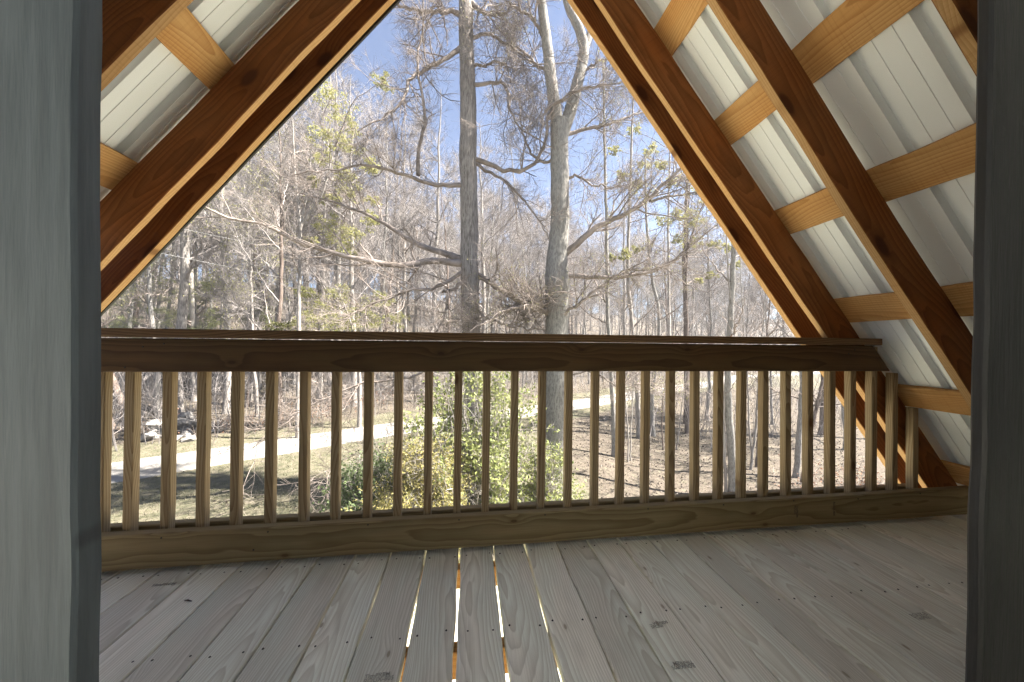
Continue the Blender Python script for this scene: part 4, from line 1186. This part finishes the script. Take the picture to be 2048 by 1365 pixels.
tag(link('lawn_grass', mesh_from('lawn_grass', V, np.arange(n * 3).reshape(n, 3)), MAT['grass']), 'patchy spring grass of the lawn', 'grass', kind='stuff')

# russet dead leaves and briars along the far edge of the driveway
def brush(label, pts, n_stem, h, seed):
    rg = np.random.default_rng(seed)
    gs = np.array([ground_hit(*p) for p in pts])
    t = rg.random(n_stem) * (len(gs) - 1); i0 = t.astype(int); fr = (t - i0)[:, None]
    B = gs[i0] * (1 - fr) + gs[np.minimum(i0 + 1, len(gs) - 1)] * fr + rg.normal(0, .75, (n_stem, 3)) * np.array([1, 1, 0])
    B[:, 2] = ground_z(B[:, 0], B[:, 1])
    P = np.zeros((n_stem, 6, 3)); P[:, 0] = B
    dd = unit(rg.normal(0, .7, (n_stem, 3)) + np.array([0, 0, .9]))
    hh = rg.uniform(.5, 1.2, n_stem) * h
    for j in range(1, 6):
        dd = unit(dd + rg.normal(0, .22, dd.shape) - np.array([0, 0, .10])); P[:, j] = P[:, j - 1] + dd * (hh / 5)[:, None]
    P[:, :, 2] = np.maximum(P[:, :, 2], ground_z(P[:, :, 0], P[:, :, 1]))
    R = np.full((n_stem, 6), .007)
    Q, RR = spawn(P, R, 4, (.2, .6), 50, 4, .7, .2, 1, .05, .3, rg, .0045)
    V, F = join([tube_batch(P, R, 3), tube_batch(Q, RR, 3)])
    t_ = thing('briar_bush', label, 'brush', tuple(gs[len(gs) // 2]))
    part('stems', mesh_from('stems', V, F), MAT['twig'], t_)
    C = tips(Q, .1, 2, rg) + rg.normal(0, .06, (len(Q) * 2, 3))
    C = C[rg.random(len(C)) < .75]
    V, F = leaf_batch(C, .085, rg, .6, .3)
    part('foliage', mesh_from('foliage', V, F), MAT['leaf_dead'], t_)
brush('long russet thicket of dead leaves along the far side of the driveway', [(545, 845), (600, 838), (660, 822), (720, 810), (770, 800)], 260, 1.3, 91)
brush('small patch of reddish dead brush right of the stone pile', [(415, 862), (450, 858), (490, 850), (530, 846)], 90, .75, 92)
brush('tangle of dry twigs left of the stone pile', [(285, 868), (310, 862), (330, 855)], 40, .8, 93)
brush('dry brush heap at the foot of the right rafter', [(1640, 985), (1690, 985), (1740, 985), (1790, 985)], 120, 1.0, 94)

# ------------------------------------------------------------------ field stones
def rock_mesh(seed, sx, sy, sz):
    rg = np.random.default_rng(seed)
    bm = bmesh.new()
    bmesh.ops.create_icosphere(bm, subdivisions=2, radius=1.0)
    pl = [(unit(rg.normal(0, 1, 3)), rg.uniform(.55, .85)) for _ in range(9)]
    for v in bm.verts:
        p = np.array(v.co)
        for nrm, d_ in pl:
            q = p @ nrm
            if q > d_: p = p - nrm * (q - d_)
        v.co = Vector(p * np.array([sx, sy, sz]) * (1 + rg.normal(0, .02)))
    me = bpy.data.meshes.new('field_stone'); bm.to_mesh(me); bm.free()
    me.materials.append(MAT['rock'])
    return me
rmesh = [rock_mesh(200 + i, *s_) for i, s_ in enumerate([(.42, .30, .16), (.30, .25, .20), (.50, .22, .14), (.26, .22, .18), (.36, .30, .22)])]
rg = np.random.default_rng(95)
RK = []
for i in range(15): RK.append((rg.uniform(352, 400), rg.uniform(848, 868), i))
for i in range(13): RK.append((rg.uniform(288, 345), 0, i))
RK += [(352, 868, 0), (375, 872, 0), (420, 866, 0), (378, 882, 0), (345, 884, 0)]
placed = []
RLAB = 'pale angular field stone piled beyond the driveway near the left trunks'
for j, (px_, py_, i) in enumerate(RK):
    if py_ == 0: py_ = 882 - (px_ - 288) * .30 + rg.uniform(-5, 5)
    p = ground_hit(px_, py_)
    lvl = sum(1 for q in placed if (q[0] - p[0]) ** 2 + (q[1] - p[1]) ** 2 < .22)
    placed.append(p)
    o = link('field_stone', rmesh[j % 5])
    o.location = (p[0], p[1], p[2] + .06 + .16 * min(lvl, 4))
    o.rotation_euler = (rg.normal(0, .3), rg.normal(0, .3), rg.uniform(0, 6.28))
    sc = rg.uniform(.7, 1.25); o.scale = (sc, sc, sc)
    tag(o, RLAB, 'stone', 'stones of the pile beyond the driveway')

# ------------------------------------------------------------------ shrubs close below the balcony
def shrub(name, label, px_, py_top, depth, half_px, stems, leafm, n_leaf, size, seed, bark='bark3', aspect=.6, droop=.3, shape=(1, 1, 1), gaps=.5):
    rg = np.random.default_rng(seed)
    top = at(px_, py_top, depth)
    g0 = np.array([top[0], depth, float(ground_z(top[0], depth))])
    H = top[2] - g0[2]; W = half_px * depth / FPX
    limbs = []
    for i in range(stems):
        az = rg.uniform(0, 6.283); f = rg.uniform(.55, 1.0); rr = W * rg.uniform(.25, 1.0) * math.sqrt(max(.05, 1.15 - f * f))
        e = np.array([g0[0] + math.cos(az) * rr * shape[0], g0[1] + math.sin(az) * rr * shape[1], g0[2] + H * f])
        b_ = g0 + np.array([rg.normal(0, .10), rg.normal(0, .10), -.05])
        limbs.append(([b_, b_ * .6 + e * .4 + np.array([0, 0, .25]), e], .026, .007))
    blk, bat = crown_levels(limbs, [dict(n=9, len=(.4, 1.2), ang=55, k=6, ratio=.5, rmin=.005, tmin=.25, up=.02, jit=.28), dict(n=5, len=(.2, .5), ang=48, k=4, ratio=.6, rmin=.0035, up=.02, jit=.3)], rg)
    t_ = thing(name, label, 'shrub', tuple(g0))
    V, F = join(blk); part('stems', mesh_from('stems', V, F, True), MAT[bark], t_)
    C = tips(bat[-1], .15, n_leaf, rg)
    C = C[C[:, 2] < top[2] + .05]
    C = C + rg.normal(0, .035, C.shape)
    # holes in the crown
    hsh = np.sin(C[:, 0] * 3.1 + 1.0) * np.sin(C[:, 2] * 3.7 + .4) + .5 * np.sin(C[:, 1] * 4.3 + C[:, 0] * 1.7)
    C = C[hsh > -1.2 + gaps]
    V, F = leaf_batch(C, size, rg, aspect, droop)
    part('foliage', mesh_from('foliage', V, F), leafm, t_)
    return t_
shrub('broadleaf_shrub', 'tall airy shrub with fresh green oval leaves in front of the big trunks', 960, 712, 7.6, 200, 84, MAT['leaf_broad'], 5, .085, 301, gaps=.62)
shrub('broadleaf_shrub', 'lower rounded part green shrub at the foot of the forked trunk', 1092, 880, 8.0, 66, 26, MAT['leaf_broad'], 5, .08, 302, gaps=.45)
shrub('dark_evergreen_shrub', 'dense dark green shrub left of the golden conifer', 745, 905, 7.2, 80, 40, MAT['leaf_dark'], 8, .065, 303, gaps=.15)
shrub('golden_conifer', 'yellow gold feathery conifer below the middle of the railing', 845, 880, 6.6, 85, 70, MAT['leaf_gold'], 12, .06, 304, aspect=.35, droop=-.5, gaps=.1)

# ------------------------------------------------------------------ overhead cables
def cable(label, pts, sag):
    a, b_ = pts
    P = np.linspace(a, b_, 60)
    t = np.linspace(0, 1, 60)
    P[:, 2] -= sag * 4 * t * (1 - t)
    V, F = tube_batch(P[None], np.full((1, 60), .005), 6)
    o = link('overhead_cable', mesh_from('overhead_cable', V, F, True), MAT['cable'])
    tag(o, label, 'cable', 'overhead cables')
cable('lower thin pale cable crossing in front of the left woods', (at(60, 455, 13), at(1240, 690, 46)), .0)
cable('upper thin pale cable crossing in front of the left woods', (at(60, 395, 13), at(1240, 640, 46)), .0)

# ------------------------------------------------------------------ a bit of debris on the boards
r_ = ray(376, 1204); p_ = r_ * (HC / -r_[2])
V, F = tube_batch(np.array([[(p_[0] - .014, p_[1] + .003, .004), (p_[0], p_[1], .0055), (p_[0] + .015, p_[1] - .004, .004)]]), np.array([[.0010, .0024, .0012]]), 6)
tag(link('bark_chip', mesh_from('bark_chip', V, F, True), MAT['bark_dark']), 'small dark bark chip lying on the deck boards at the left', 'debris')

# ------------------------------------------------------------------ thin spring haze in the air
hm = bpy.data.materials.new('spring_haze')
hm.use_nodes = True
hm.node_tree.nodes.clear()
h_out = hm.node_tree.nodes.new('ShaderNodeOutputMaterial')
h_vol = hm.node_tree.nodes.new('ShaderNodeVolumePrincipled')
h_vol.inputs['Color'].default_value = (0.93, 0.95, 1.0, 1)
h_vol.inputs['Density'].default_value = 0.0010
h_vol.inputs['Anisotropy'].default_value = 0.2
hm.node_tree.links.new(h_vol.outputs[0], h_out.inputs['Volume'])
hz_ = link('haze', box_mesh('haze', (float(gx.min()) - 2, float(gy.min()) - 2, float(ZZ.min()) - 1.0), (float(gx.max()) + 2, float(gy.max()) + 2, float(ZZ.max()) + 32.0)), hm)
tag(hz_, 'thin pale haze in the air of the woods', 'haze', kind='stuff')
